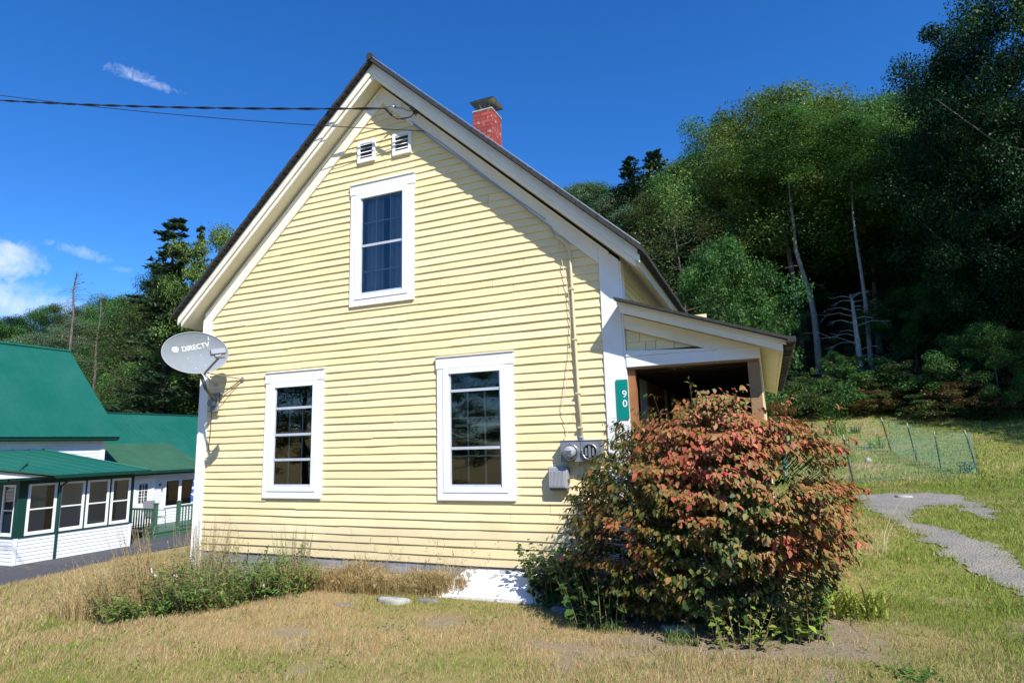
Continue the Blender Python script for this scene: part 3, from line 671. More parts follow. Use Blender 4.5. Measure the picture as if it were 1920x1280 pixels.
# windows
def window(wd, kind):
    x0, x1, z0, z1 = wd; f = MB(); yc = D-0.042
    head = 0.135; bw = 0.085; W_ = x1-x0
    f.box(x0-0.012, x1+0.012, yc-0.006, D-0.0, z1-head, z1); f.box(x0-0.022, x1+0.022, yc-0.02, D, z1+0.001, z1+0.014)
    f.box(x0, x0+bw, yc, D, z0, z1-head-0.001); f.box(x1-bw, x1, yc, D, z0, z1-head-0.001); f.box(x0+bw+0.001, x1-bw-0.001, yc, D, z0, z0+0.09)
    wo_ = bev(f.build('window', M_WHITE, house), 0.003)
    ix0, ix1, iz0, iz1 = x0+bw+0.002, x1-bw-0.002, z0+0.092, z1-head-0.002
    s = MB(); fw = 0.075
    for a, c, p, q in ((ix0, ix0+fw, iz0, iz1), (ix1-fw, ix1, iz0, iz1), (ix0+fw+0.001, ix1-fw-0.001, iz1-0.065, iz1), (ix0+fw+0.001, ix1-fw-0.001, iz0, iz0+0.06)):
        s.box(a, c, D-0.05, D+0.05, p, q)
        s.box(a+(0 if a == ix0 else 0), c, D-0.056, D-0.0505, p, q) if False else None
    subpart(s, 'frame', M_VINYL, wo_)
    gx0, gx1, gz0, gz1 = ix0+fw+0.001, ix1-fw-0.001, iz0+0.061, iz1-0.066; H = gz1-gz0
    zf = lambda t: gz1-t*H
    r = MB(); t = 0.016
    r.box(gx0, gx0+0.02, D-0.028, D-0.012, gz0, gz1); r.box(gx1-0.02, gx1, D-0.028, D-0.012, gz0, gz1)
    r.box(gx0+0.021, gx1-0.021, D-0.028, D-0.012, gz0, gz0+0.028)
    rails = {'R': (0.155, 0.665), 'L': (0.215, 0.485, 0.735), 'U': (0.5,)}[kind]
    for q in rails: r.box(gx0+0.021, gx1-0.021, D-0.031, D-0.010, zf(q)-t, zf(q)+t)
    subpart(r, 'sash', M_ALU, wo_)
    m = MB(); top = {'R': 0.17, 'L': 0.23, 'U': 0.01}[kind]
    for k in (1, 2):
        xm = gx0+(gx1-gx0)*k/3+(0.012 if kind == 'L' else 0); m.box(xm-0.0095, xm+0.0095, D+0.014, D+0.026, gz0+0.03, zf(top))
    for q in {'R': (0.40, 0.735), 'L': (0.50,), 'U': (0.25, 0.76)}[kind]: m.box(gx0+0.02, gx1-0.02, D+0.0165, D+0.0285, zf(q)-0.009, zf(q)+0.009)
    if kind != 'U': m.box(gx0+0.02, gx1-0.02, D+0.055, D+0.075, zf(0.465)-0.016, zf(0.465)+0.016)
    subpart(m, 'muntin', M_MUNT, wo_)
    rv = MB(); rv.box(gx0-0.02, gx0-0.003, D+0.051, D+0.22, gz0-0.02, gz1); rv.box(gx1+0.003, gx1+0.02, D+0.051, D+0.22, gz0-0.02, gz1); rv.box(gx0, gx1, D+0.051, D+0.25, gz0-0.04, gz0-0.02)
    subpart(rv, 'reveal', M_WOODI, wo_)
    p = MB(); p.add([(gx0, D-0.018, gz0), (gx1, D-0.018, gz0), (gx1, D-0.018, gz1), (gx0, D-0.018, gz1)], [(0, 1, 2, 3)])
    subpart(p, 'pane', M_GLASS, wo_)
    if kind == 'U':
        c = MB(); nseg = 60
        for a, e in ((gx0-0.02, gx0+0.28), (gx0+0.36, gx1+0.03)):
            vs = []
            for i in range(nseg+1):
                x = a+(e-a)*i/nseg; y = D+0.12+0.018*sin(i*0.9)+0.01*sin(i*0.37+1)
                vs += [(x, y, gz0-0.05), (x, y, gz1+0.03)]
            c.add(vs, [(2*i, 2*i+2, 2*i+3, 2*i+1) for i in range(nseg)])
        subpart(c, 'curtain', M_CURT, wo_)
    return wo_
window(WINS[0], 'L')['label'] = 'lower left window of the gable wall, triple storm rails'
window(WINS[1], 'R')['label'] = 'lower right window of the gable wall, open at the top'
window(WINS[2], 'U')['label'] = 'upstairs window under the gable peak with curtains'
# gable vents
for x0, x1, z0, z1 in ((-4.900, -4.615, 5.43, 5.745), (-4.335, -4.045, 5.42, 5.735)):
    f = MB(); b_ = 0.042
    f.box(x0, x0+b_, D-0.045, D, z0, z1); f.box(x1-b_, x1, D-0.045, D, z0, z1); f.box(x0+b_, x1-b_, D-0.045, D, z1-b_, z1); f.box(x0+b_, x1-b_, D-0.045, D, z0, z0+b_+0.02)
    vo_ = bev(f.build('gable_vent', M_WHITE, house), 0.003)
    k = MB(); k.box(x0+b_, x1-b_, D-0.019, D-0.0185, z0+b_, z1-b_); subpart(k, 'backing', M_DARK, vo_)
    l = MB()
    for i in range(4):
        zc = z0+b_+0.045+i*0.056; l.add([(x0+b_, D-0.044, zc), (x1-b_, D-0.044, zc), (x1-b_, D-0.021, zc+0.024), (x0+b_, D-0.021, zc+0.024), (x0+b_, D-0.044, zc-0.005), (x1-b_, D-0.044, zc-0.005), (x1-b_, D-0.021, zc+0.019), (x0+b_, D-0.021, zc+0.019)],
                               [(0, 1, 2, 3), (7, 6, 5, 4), (0, 4, 5, 1), (1, 5, 6, 2), (2, 6, 7, 3), (3, 7, 4, 0)])
    subpart(l, 'slat', M_WHITE, vo_)

# ---- side porch
PX1 = -0.02; pz = lambda x: 3.085-0.352*(x-XR)
mb = MB(); xe = 0.235
mb.prism([(XR-0.01, pz(XR)+0.0), (xe, pz(xe)), (xe, pz(xe)-0.028), (XR-0.01, pz(XR)-0.028)], 'y', YF-0.03, YB)
rg = random.Random(9)
for k in range(150): y = YF-0.02+k*0.045; mb.box(xe-0.02, xe+0.055+rg.uniform(0, 0.015), y, y+0.038, pz(xe)-0.045-rg.uniform(0, 0.02), pz(xe)-0.002+rg.uniform(0, 0.006))
mb.build('porch_roof', M_SHING, house)
mb = MB(); mb.prism([(XR+0.002, pz(XR)-0.029), (xe-0.02, pz(xe-0.02)-0.029), (xe-0.02, pz(xe-0.02)-0.075), (XR+0.002, pz(XR)-0.075)], 'y', YF+0.05, YF+0.0715)
mb.prism([(XR+0.024, pz(XR+0.024)-0.070), (xe-0.05, pz(xe-0.05)-0.070), (xe-0.05, pz(xe-0.05)-0.142), (XR+0.024, pz(XR+0.024)-0.142)], 'y', YF+0.072, YF+0.094)
bev(mb.build('porch_rake_fascia', M_TRIM, house), 0.003)
mb = MB(); mb.prism([(XR+0.024, pz(XR)-0.10), (xe-0.05, pz(xe-0.05)-0.10), (xe-0.05, pz(xe-0.05)-0.13), (XR+0.024, pz(XR)-0.13)], 'y', YF+0.095, YB-0.02)
mb.box(xe-0.075, xe-0.052, YF+0.096, YB-0.02, pz(xe)-0.14, pz(xe)-0.03)
mb.build('porch_soffit', M_CREAM, house)
mb = MB(); u0, u1 = XR+0.024, PX1
ft = lambda x: pz(x)-0.131; fb = lambda x: 2.80-0.362*(x-XR)
mb.prism([(u0, ft(u0)), (u1, ft(u1)), (u1, max(fb(u1), 2.475)), (-0.45, 2.475), (u0, fb(u0))], 'y', D-0.03, D-0.004)
bev(mb.build('porch_frieze', M_TRIM, house), 0.003)
mb = MB(); mb.box(XR+0.024, PX1, D-0.04, D+0.10, 2.365, 2.48); mb.prism([(XR+0.024, 2.481), (-0.42, 2.481), (-0.42, 2.50), (XR+0.024, 2.545)], 'y', D-0.048, D+0.0)
mb.box(PX1-0.05, PX1-0.001, D+0.101, YB-0.1, 2.30, 2.42)
bev(mb.build('porch_beam', M_WHITE, house), 0.004)
mb = MB(); mb.box(XR+0.024, PX1-0.02, D-0.02, D+0.10, 2.345, 2.364); mb.build('beam_underside', M_PWOOD, house)
# shingle infill
mb = MB(); rg = random.Random(2); z = 2.54
for row in range(3):
    x = XR+0.026
    while x < -0.5:
        w_ = rg.uniform(0.10, 0.21); xb = min(x+w_, -0.5); zt_ = min(z+0.115, 3.0)
        k = rg.uniform(0.93, 1.02)
        mb.add([(x+0.002, D+0.012, z), (xb-0.002, D+0.012, z), (xb-0.002, D+0.03, zt_+0.02), (x+0.002, D+0.03, zt_+0.02), (x+0.002, D+0.03, z), (xb-0.002, D+0.03, z)], [(0, 1, 2, 3), (4, 0, 3), (1, 5, 2), (0, 4, 5, 1)], (k, k, k)); x = xb
    z += 0.10
mb.build('porch_shingles', M_SID, house)
mb = MB(); mb.box(-0.148, -0.036, D+0.0, D+0.11, 0.4, 2.344); bev(mb.build('porch_post', M_PWOOD, house), 0.004)
mb = MB(); mb.box(XR+0.024, XR+0.10, D+0.02, D+0.11, 0.4, 2.344); mb.build('porch_jamb', M_WOODI, house)
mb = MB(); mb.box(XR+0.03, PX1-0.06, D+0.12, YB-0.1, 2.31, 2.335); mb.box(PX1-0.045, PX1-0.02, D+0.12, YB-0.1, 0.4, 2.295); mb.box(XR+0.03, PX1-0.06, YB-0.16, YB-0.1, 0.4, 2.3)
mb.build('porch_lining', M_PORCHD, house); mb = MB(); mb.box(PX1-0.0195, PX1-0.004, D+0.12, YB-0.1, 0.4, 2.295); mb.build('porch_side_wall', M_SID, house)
mb = MB(); mb.box(XR+0.001, PX1, D-0.02, YB-0.1, 0.30, 0.40); mb.box(XR+0.001, PX1, D+0.0, D+0.06, -0.1, 0.298); mb.box(PX1-0.06, PX1-0.002, D+0.07, YB-0.1, -0.1, 0.298)
mb.build('porch_floor', M_GREYB, house)
mb = MB(); px_ = -0.88; mb.tube([(px_, D+0.03, 2.345), (px_, D+0.03, 2.33), (px_+0.012, D+0.03, 2.315), (px_+0.024, D+0.03, 2.325), (px_+0.024, D+0.03, 2.335)], 0.0025, 6); mb.build('hook', M_STEEL, house)

# ================================================================== THINGS ON THE HOUSE
def text_mesh(s, size, depth=0.001):
    cu = bpy.data.curves.new('lettering', 'FONT'); cu.body = s; cu.size = size; cu.extrude = depth; cu.offset = size*0.012
    o = bpy.data.objects.new('tmp', cu); COL.objects.link(o); bpy.context.view_layer.update()
    me = bpy.data.meshes.new_from_object(o.evaluated_get(bpy.context.evaluated_depsgraph_get())); bpy.data.objects.remove(o)
    return me
def place_text(me, name, m, parent, org, ex, ey):
    """bake the text in world coordinates: centred at org, x along ex, y along ey"""
    ex = Vector(ex).normalized(); ey = Vector(ey).normalized(); ez = ex.cross(ey)
    xs_ = [v.co.x for v in me.vertices]; ys_ = [v.co.y for v in me.vertices]; cx, cy_ = (min(xs_)+max(xs_))/2, (min(ys_)+max(ys_))/2
    for v in me.vertices:
        p = Vector(org)+ex*(v.co.x-cx)+ey*(v.co.y-cy_)+ez*v.co.z; v.co = p
    me.materials.clear(); me.materials.append(m)
    o = bpy.data.objects.new(name, me); COL.objects.link(o)
    if parent: o.parent = parent; o.matrix_parent_inverse = Matrix.Translation(-parent.location)
    return o
# number sign
sg = empty('house_number_sign', (-1.42, D-0.034, 2.03), 'green upright number sign reading 90 on the white corner board', 'sign')
sc = 1.0
mb = MB(); x0, x1, z0, z1 = -1.482, -1.352, 1.815, 2.24; r = 0.012
pl = []
for cx, cz, a0 in ((x1-r, z1-r, 0), (x0+r, z1-r, 90), (x0+r, z0+r, 180), (x1-r, z0+r, 270)):
    pl += [(cx+r*cos(radians(a0+k*30)), cz+r*sin(radians(a0+k*30))) for k in range(4)]
mb.prism(pl, 'y', D-0.042, D-0.039); mb.build('plate', M_GSIGN, sg)
for ch_, zc in (('9', 2.085), ('0', 1.985)):
    place_text(text_mesh(ch_, 0.105), 'numeral', M_LETTER, sg, (-1.392, D-0.0435, zc), (1, 0, 0), (0, 0, 1))
for sx_, sz_ in ((-1.46, 2.225), (-1.375, 2.225), (-1.46, 1.83), (-1.375, 1.83)): mb = MB(); mb.disc((sx_, D-0.0425, sz_), (0, -1, 0), 0.004, 0.003, 0.002, 8); mb.build('screw', M_STEEL, sg)

# meter box
mt = empty('electric_meter_box', (-1.92, D-0.02, 1.5), 'grey double electric meter box on the yellow wall above the shrub', 'meter box')
mb = MB(); mx0, mx1, mz0, mz1 = -2.105, -1.645, 1.385, 1.605; my = D-0.13
mb.box(mx0, -1.883, my, D-0.018, mz0, mz1); mb.box(-1.879, mx1, my, D-0.018, mz0, mz1); mb.box(mx0-0.006, mx1+0.006, my-0.008, D-0.018, mz1+0.001, mz1+0.009)
bev(mb.build('cabinet', M_GREYM, mt), 0.005)
for k, cx in enumerate((-1.985, -1.775)):
    mb = MB(); c = (cx, my, 1.49)
    n = 28; vs = []
    for rr, yy in ((0.088, my), (0.088, my-0.022), (0.074, my-0.026), (0.072, my-0.002)):
        vs += [(cx+rr*cos(2*pi*i/n), yy, 1.49+rr*sin(2*pi*i/n)) for i in range(n)]
    fs = [(j*n+i, j*n+(i+1) % n, (j+1)*n+(i+1) % n, (j+1)*n+i) for j in range(3) for i in range(n)]
    mb.add(vs, fs); ring = mb.build('meter_ring', M_STEEL, mt, True)
    if k == 0:
        mb = MB(); mb.tube([(cx, my-0.015, 1.49), (cx, my-0.07, 1.49), (cx, my-0.092, 1.49), (cx, my-0.1, 1.49)], [0.068, 0.064, 0.054, 0.03], 26)
        mb.build('meter_dome', M_LGREY, mt, True)
        mb = MB(); mb.box(cx-0.035, cx+0.035, my-0.1025, my-0.1, 1.465, 1.472); mb.box(cx-0.038, cx+0.038, my-0.1025, my-0.1, 1.500, 1.505); mb.box(cx-0.028, cx+0.028, my-0.102, my-0.1, 1.478, 1.494)
        mb.build('meter_face', M_DGREY, mt)
    else:
        mb = MB(); mb.disc((cx, my-0.002, 1.49), (0, -1, 0), 0.071, 0.071, 0.003, 24); mb.build('socket', M_BLACK, mt)
        mb = MB(); mb.box(cx-0.012, cx+0.012, my-0.02, my-0.006, 1.425, 1.555); mb.box(cx-0.05, cx-0.028, my-0.018, my-0.006, 1.45, 1.53); mb.box(cx+0.028, cx+0.05, my-0.018, my-0.006, 1.45, 1.53); mb.build('contact', M_GREYM, mt)
mb = MB(); mb.disc((-1.93, D-0.06, 1.384), (0, 0, -1), 0.012, 0.009, 0.05, 10); mb.box(-1.95, -1.91, D-0.09, D-0.03, 1.372, 1.384); mb.build('latch', M_STEEL, mt)
# utility box
ub = empty('telephone_box', (-2.2, D-0.02, 1.2), 'small ribbed grey utility box mounted below the meter box', 'utility box')
mb = MB(); ux0, ux1, uz0, uz1 = -2.262, -2.045, 1.105, 1.335; uy = D-0.115
mb.box(ux0, ux1, uy, D-0.018, uz0, uz1); bev(mb.build('case', M_LGREY, ub), 0.012, 3)
mb = MB(); mb.box(ux0+0.012, ux1-0.022, uy-0.008, uy-0.0005, uz0+0.015, uz1-0.012)
for i in range(10): xx = ux0+0.034+i*0.0155; mb.box(xx, xx+0.008, uy-0.013, uy-0.0081, uz0+0.03, uz1-0.045)
bev(mb.build('cover', M_LGREY, ub), 0.002)
mb = MB(); mb.box(ux0+0.01, ux1-0.01, D-0.1, D-0.018, uz0-0.022, uz0-0.001); mb.box(ux1+0.001, ux1+0.014, uy+0.01, D-0.05, uz0+0.06, uz0+0.10); mb.build('hinge', M_DGREY, ub)

# conduit and cables
cdt = empty('cable_conduit', (-1.96, D-0.04, 1.6), 'beige painted conduit running down the yellow wall to the meter box', 'conduit')
pts = [(-1.885, D-0.045, 1.61), (-1.900, D-0.045, 2.2), (-1.912, D-0.045, 2.9), (-1.925, D-0.045, 3.55), (-1.93, D-0.045, 3.74), (-1.955, D-0.046, 3.82), (-2.01, D-0.048, 3.885), (-2.10, D-0.05, 3.96)]
mb = MB(); mb.tube(pts, 0.0165, 10); mb.build('pipe', M_BEIGE, cdt, True)
for z_ in (1.75, 2.12, 2.72, 3.3): mb = MB(); xx = np.interp(z_, [1.61, 2.2, 2.9, 3.55], [-1.885, -1.9, -1.912, -1.925]); mb.box(xx-0.03, xx+0.024, D-0.066, D-0.02, z_-0.008, z_+0.008); mb.build('strap', M_BEIGE, cdt)
mb = MB(); mb.tube([(-1.885, D-0.045, 1.612), (-1.885, D-0.045, 1.66)], [0.032, 0.026], 12); mb.tube([(-1.885, D-0.075, 1.64), (-1.86, D-0.078, 1.64)], 0.012, 8); mb.build('fitting', M_LGREY, cdt)
frz = lambda x: ZS-0.24-SL*abs(x-XC)
mb = MB(); mb.tube([(-2.10, D-0.05, 3.965)]+[(x, D-0.048, frz(x)+0.012+0.006*sin(x*9)) for x in np.linspace(-2.15, -4.0, 16)], 0.011, 8)
mb.tube([(x, D-0.043, frz(x)+0.05+0.01*sin(x*5)) for x in np.linspace(-2.2, -4.05, 14)], 0.004, 6)
mb.build('rake_cable', M_LGREY, cdt, True)
tw = MB(); tw.tube([(-2.06, D-0.04, 3.93), (-2.02, D-0.045, 3.6), (-1.965, D-0.05, 3.28), (-1.955, D-0.045, 2.9), (-1.965, D-0.06, 2.6), (-2.02, D-0.075, 2.25), (-2.08, D-0.06, 2.0), (-2.06, D-0.045, 1.82), (-2.045, D-0.04, 1.70), (-2.075, D-0.05, 1.63), (-2.11, D-0.03, 1.612)], 0.0035, 6)
tag(tw.build('phone_wire', M_BEIGE), 'thin loose wire hanging beside the conduit down the yellow wall', 'wire')

# service cable from the left, with splice loop at the peak
A = np.array([-4.30, 6.235, 5.985]); B = onY(-260, 150, 5.0)
def cat(A, B, sag, n=60): return [tuple(A+(B-A)*t-np.array([0, 0, sag*4*t*(1-t)])) for t in np.linspace(0, 1, n)]
def sagfit(A, B, px, py):
    best = None
    for s in np.linspace(-0.3, 2.5, 141):
        pts = np.array(cat(A, B, s, 80)); v = pts-CAM; w_ = v@_f; X = 960+FPX*(v@_R)/w_; Y = 640-FPX*(v@_U)/w_
        e = abs(np.interp(px, X[::-1], Y[::-1])-py)
        if best is None or e < best[0]: best = (e, s)
    return best[1]
B = onY(-260, 168, 5.0)
sag = sagfit(A, B, 300, 200)
core = np.array(cat(A, B, sag, 260)); mb = MB()
svc = empty('service_cable', tuple(A), 'black twisted power cable running from the left to the roof peak', 'cable')
mb.tube(core, 0.006, 5)
for ph in (0, pi):
    L_ = np.linspace(0, 1, len(core)); tws = L_*np.linalg.norm(B-A)*2*pi/0.9+ph
    pp = core+np.stack([0*tws, 0.011*np.cos(tws), 0.011*np.sin(tws)], 1); mb.tube(pp, 0.0075, 5)
mb.build('strand', M_BLACK, svc, True)
mb = MB(); mb.tube([A, A+np.array([0.06, 0.0, -0.06]), A+np.array([0.10, 0.01, -0.12])], [0.016, 0.020, 0.017], 8)
mb.build('splice_sleeve', M_BLACK, svc, True)
mb = MB()
for o in (0, 0.02):
    mb.tube([A+np.array(v) for v in ((0.10, 0.01, -0.12), (0.16, 0.03+o, -0.17), (0.25, 0.06, -0.185+o), (0.34, 0.10, -0.15), (0.37, 0.14, -0.07+o), (0.34, 0.18, -0.02))], 0.0065, 6)
mb.tube([A+np.array(v) for v in ((0, 0, 0.0), (0.03, 0.05, 0.05), (0.10, 0.12, 0.045), (0.16, 0.18, 0.06), (0.22, 0.2, 0.02), (0.30, 0.22, 0.0))], 0.004, 6)
mb.build('drip_loop', M_BLACK, svc, True)
mb = MB(); wh = A+np.array([0.33, 0.2, 0.0]); mb.tube([wh+np.array([0.02, 0.04, -0.05]), wh+np.array([0.01, -0.02, 0]), wh+np.array([0, -0.07, 0.02]), wh+np.array([0, -0.08, 0.02])], [0.03, 0.045, 0.045, 0.02], 12)
mb.build('weatherhead', M_DGREY, svc, True)
mb = MB(); mb.tube([A+np.array((0.1, 0.12, 0.05)), A+np.array((0.13, 0.19, 0.07)), A+np.array((0.13, 0.235, 0.25))], 0.0035, 6); mb.tube([A+np.array((0.05, 0.05, 0.045)), A+np.array((0.11, 0.1, 0.05))], 0.012, 8); mb.build('hook_clamp', M_STEEL, svc, True)
A2 = np.array([-3.83, D-0.05, 5.66]); B2 = onY(-200, 150, 4.6); sag2 = sagfit(A2, B2, 300, 212)
mb = MB(); mb.tube(cat(A2, B2, sag2, 120), 0.0055, 5); tag(mb.build('telephone_cable', M_BLACK), 'thin single cable below the twisted power cable, ending beside the gable vent', 'cable')

# satellite dish
ds = empty('satellite_dish', (-7.37, D-0.04, 2.27), 'grey satellite dish on the left corner of the yellow house', 'satellite dish')
cen = np.array(onY(367, 661, 5.93)); tocam = unit(CAM-cen)
nrm = unit(tocam+np.array([0.10, 0.05, 0.34])); 
ex = unit(np.cross(np.array([0, 0, 1.0]), nrm)); ey = np.cross(nrm, ex)
ex, ey = unit(ex+0.02*ey), unit(ey-0.02*ex)
a_, b_ = 0.405, 0.295
def dishpt(u, v): return cen+ex*u*a_+ey*v*b_+nrm*(0.085*(u*u+v*v)-0.085)
mb = MB(); R_, n = 9, 44; vs = [dishpt(0, 0)]
for i in range(1, R_+1):
    for k in range(n): vs.append(dishpt(i/R_*cos(2*pi*k/n), i/R_*sin(2*pi*k/n)))
fs = [(0, 1+k, 1+(k+1) % n) for k in range(n)]+[(1+(i-1)*n+k, 1+i*n+k, 1+i*n+(k+1) % n, 1+(i-1)*n+(k+1) % n) for i in range(1, R_) for k in range(n)]
mb.add(vs, fs); nb = len(vs); mb.add([np.array(p)-nrm*0.012 for p in vs], [f[::-1] for f in fs])
o0 = 1+(R_-1)*n; mb.add([*vs[o0:o0+n], *[np.array(p)-nrm*0.012 for p in vs[o0:o0+n]]], [(k, (k+1) % n, n+(k+1) % n, n+k) for k in range(n)])
refl = mb.build('reflector', M_DISH, ds, True)
mb = MB(); mb.tube([dishpt(cos(2*pi*k/60), sin(2*pi*k/60)) for k in range(61)], 0.007, 6, False); mb.build('rim', M_LGREY, ds, True)
me = text_mesh('DIRECTV', 0.094, 0.0006)
tx = unit(ex*1.0+ey*0.0); rot = 0.25; lx = ex*cos(rot)+ey*sin(rot); ly = -ex*sin(rot)+ey*cos(rot)
xs_ = [v.co.x for v in me.vertices]; cx = (min(xs_)+max(xs_))/2; cy_ = 0.04
oc = cen+ex*0.005+ey*0.115
for v in me.vertices:
    u = (v.co.x-cx)*0.92; vv = v.co.y-cy_; q = oc+lx*u+ly*vv
    du, dv = np.dot(q-cen, ex)/a_, np.dot(q-cen, ey)/b_; v.co = Vector(dishpt(du, dv)+nrm*(0.0035+v.co.z))
me.materials.clear(); me.materials.append(M_LETTER)
lo_ = bpy.data.objects.new('lettering', me); COL.objects.link(lo_); lo_.parent = refl
# globe mark: striped disc
mb = MB(); gc = oc-lx*0.255-ly*0.0
def onr(q, h=0.0035): du, dv = np.dot(q-cen, ex)/a_, np.dot(q-cen, ey)/b_; return dishpt(du, dv)+nrm*h
for j in range(7):
    v0 = -0.041+j*0.0118; v1 = v0+0.0078
    seg = 8; row = []
    for v_ in (v0, v1):
        hw = math.sqrt(max(0.043**2-v_**2, 1e-6)); row.append([onr(gc+lx*(-hw+2*hw*i/seg)+ly*(v_+0.005*sin(pi*i/seg)*(-1 if j > 3 else 1))) for i in range(seg+1)])
    mb.add(row[0]+row[1], [(i, i+1, seg+2+i, seg+1+i) for i in range(seg)])
mo = mb.build('striped_globe_mark', M_LETTER, None); mo.parent = refl
mb = MB(); vt = oc+lx*0.172+ly*0.045
mb.add([onr(vt+lx*-0.010), onr(vt+lx*0.010), onr(vt+lx*0.003+ly*0.055)], [(0, 1, 2)]); mo = mb.build('lettering_tail', M_LETTER, None); mo.parent = refl
for u, v in ((0.18, -0.02), (-0.2, -0.2), (0.02, -0.7), (0.32, -0.55)): mb = MB(); q = Vector(dishpt(u, v)); mb.disc(q, Vector(nrm), 0.007, 0.005, 0.005, 8); mb.build('bolt', M_STEEL, ds)
# feed arm and LNB
armb = np.array(dishpt(0.30, -0.95)); lnb = np.array(onY(409, 664, 5.40)); lnb = onY(409, 668, 5.62)
mb = MB(); mb.tube([armb-nrm*0.08, armb+nrm*0.02, lnb+np.array([0, 0, -0.03])], 0.0165, 6); mb.build('feed_arm', M_GREYM, ds)
fx = unit(np.cross(-nrm, np.array([0, 0, 1.0]))); 
mb = MB(); fz = unit(np.cross(fx, -nrm)); lx3 = ex*0.98+ey*0.18; ly3 = -ex*0.18+ey*0.98
def obox(mb, c, ax, ay, az, sx_, sy_, sz_):
    c, ax, ay, az = map(np.array, (c, ax, ay, az)); vs = [c+ax*i*sx_+ay*j*sy_+az*k*sz_ for k in (-1, 1) for j in (-1, 1) for i in (-1, 1)]
    mb.add(vs, [(0, 1, 3, 2), (4, 6, 7, 5), (0, 4, 5, 1), (1, 5, 7, 3), (3, 7, 6, 2), (2, 6, 4, 0)])
obox(mb, lnb+ly3*0.060+lx3*0.01, lx3, ly3, nrm, 0.090, 0.036, 0.04); obox(mb, lnb+ly3*0.008, lx3, ly3, nrm, 0.04, 0.02, 0.025)
bev(mb.build('feed_unit', M_GREYM, ds), 0.008, 2)
mb = MB(); obox(mb, lnb+lx3*0.025-ly3*0.02, lx3, ly3, nrm, 0.05, 0.006, 0.02); mb.build('feed_clamp', M_DGREY, ds)
# mast
foot = np.array([-7.33, D-0.05, 2.27]); neck = np.array(dishpt(0.0, -0.55))-nrm*0.12
mb = MB(); low = np.array(onY(378, 706, 6.02)); mb.tube([neck, low, np.array(onY(386, 728, 6.1)), np.array(onY(402, 748, 6.36))], 0.024, 10); mb.build('mast', M_DGREY, ds, True)
mb = MB(); obox(mb, np.array(dishpt(0.05, -0.5))-nrm*0.06, ex, ey, nrm, 0.10, 0.08, 0.03); mb.build('dish_bracket', M_DGREY, ds)
mb = MB(); mb.box(-7.39, -7.25, D-0.06, D-0.032, 2.16, 2.42); mb.disc((-7.33, D-0.09, 2.28), (0, -1, 0), 0.055, 0.055, 0.02, 16); mb.box(-7.40, -7.20, D-0.085, D-0.061, 2.155, 2.175); mb.box(-7.40, -7.16, D-0.085, D-0.05, 2.40, 2.42)
mb.disc((-7.33, D-0.061, 2.28), (0, -1, 0), 0.06, 0.05, 0.06, 16); bev(mb.build('mounting_bracket', M_GREYM, ds), 0.003)
mb = MB(); st = (-6.83, D-0.03, 2.594); sj = np.array(onY(389, 699, 6.05)); mb.tube([sj, st], 0.0075, 6); mb.tube([np.array(onY(385, 704, 6.06)), (-7.33, D-0.03, 2.54)], 0.0075, 6); mb.build('strut', M_STEEL, ds)
mb = MB(); mb.tube([st, (-7.22, D-0.05, 2.38)], 0.007, 6); mb.build('brace', M_DGREY, ds)
mb = MB(); mb.disc((-6.83, D-0.02, 2.594), (0, -1, 0), 0.03, 0.03, 0.012, 12); mb.build('foot_plate', M_STEEL, ds); mb = MB(); mb.disc((-7.33, D-0.04, 2.54), (0, -1, 0), 0.028, 0.028, 0.012, 12); mb.build('foot_plate', M_STEEL, ds)
mb = MB(); mb.tube([(-7.36, D-0.05, 2.16), (-7.37, D-0.045, 1.9), (-7.40, D-0.04, 1.6)], 0.005, 6); mb.build('coax_cable', M_BLACK, ds)

# cellar hatch
hp = [onY(880, 1066, D-0.03), onY(1030, 1066, D-0.03)]
xlt, xrt = -3.30, -2.15
mb = MB(); n = 14; vs = []; 
for i in range(n+1):
    u = i/n; xt_ = xlt+(xrt-xlt)*u; xb_ = -3.56+(-2.05+3.56)*u
    vs.append([(xt_+(xb_-xt_)*v, D-0.03-0.44*v, 0.205-0.17*v-0.045*v*v*(1-u)**2+0.010*sin(u*5)) for v in np.linspace(0, 1, 9)])
flat = [p for row in vs for p in row]; m_ = 9
mb.add(flat, [(i*m_+j, (i+1)*m_+j, (i+1)*m_+j+1, i*m_+j+1) for i in range(n) for j in range(m_-1)])
mb.add([(x, y+0.004, z-0.035) for x, y, z in flat], [(i*m_+j, i*m_+j+1, (i+1)*m_+j+1, (i+1)*m_+j) for i in range(n) for j in range(m_-1)])
e = [i*m_+m_-1 for i in range(n+1)]
mb.add([flat[i] for i in e]+[(flat[i][0], flat[i][1]+0.004, flat[i][2]-0.035) for i in e], [(i, i+1, n+2+i, n+1+i) for i in range(n)])
e = list(range(m_)); mb.add([flat[i] for i in e]+[(flat[i][0], flat[i][1]+0.004, flat[i][2]-0.035) for i in e], [(i, i+1, m_+1+i, m_+i) for i in range(m_-1)])
ht = empty('cellar_hatch', (-2.8, D-0.2, 0), 'warped white cellar hatch with peeling paint leaning on the foundation', 'cellar hatch')
mb.build('hatch_panel', M_HATCH, ht)
mb = MB(); mb.box(-3.22, -2.2, D-0.30, D-0.04, -0.1, 0.045); mb.build('hatch_curb', M_GREYB, ht)

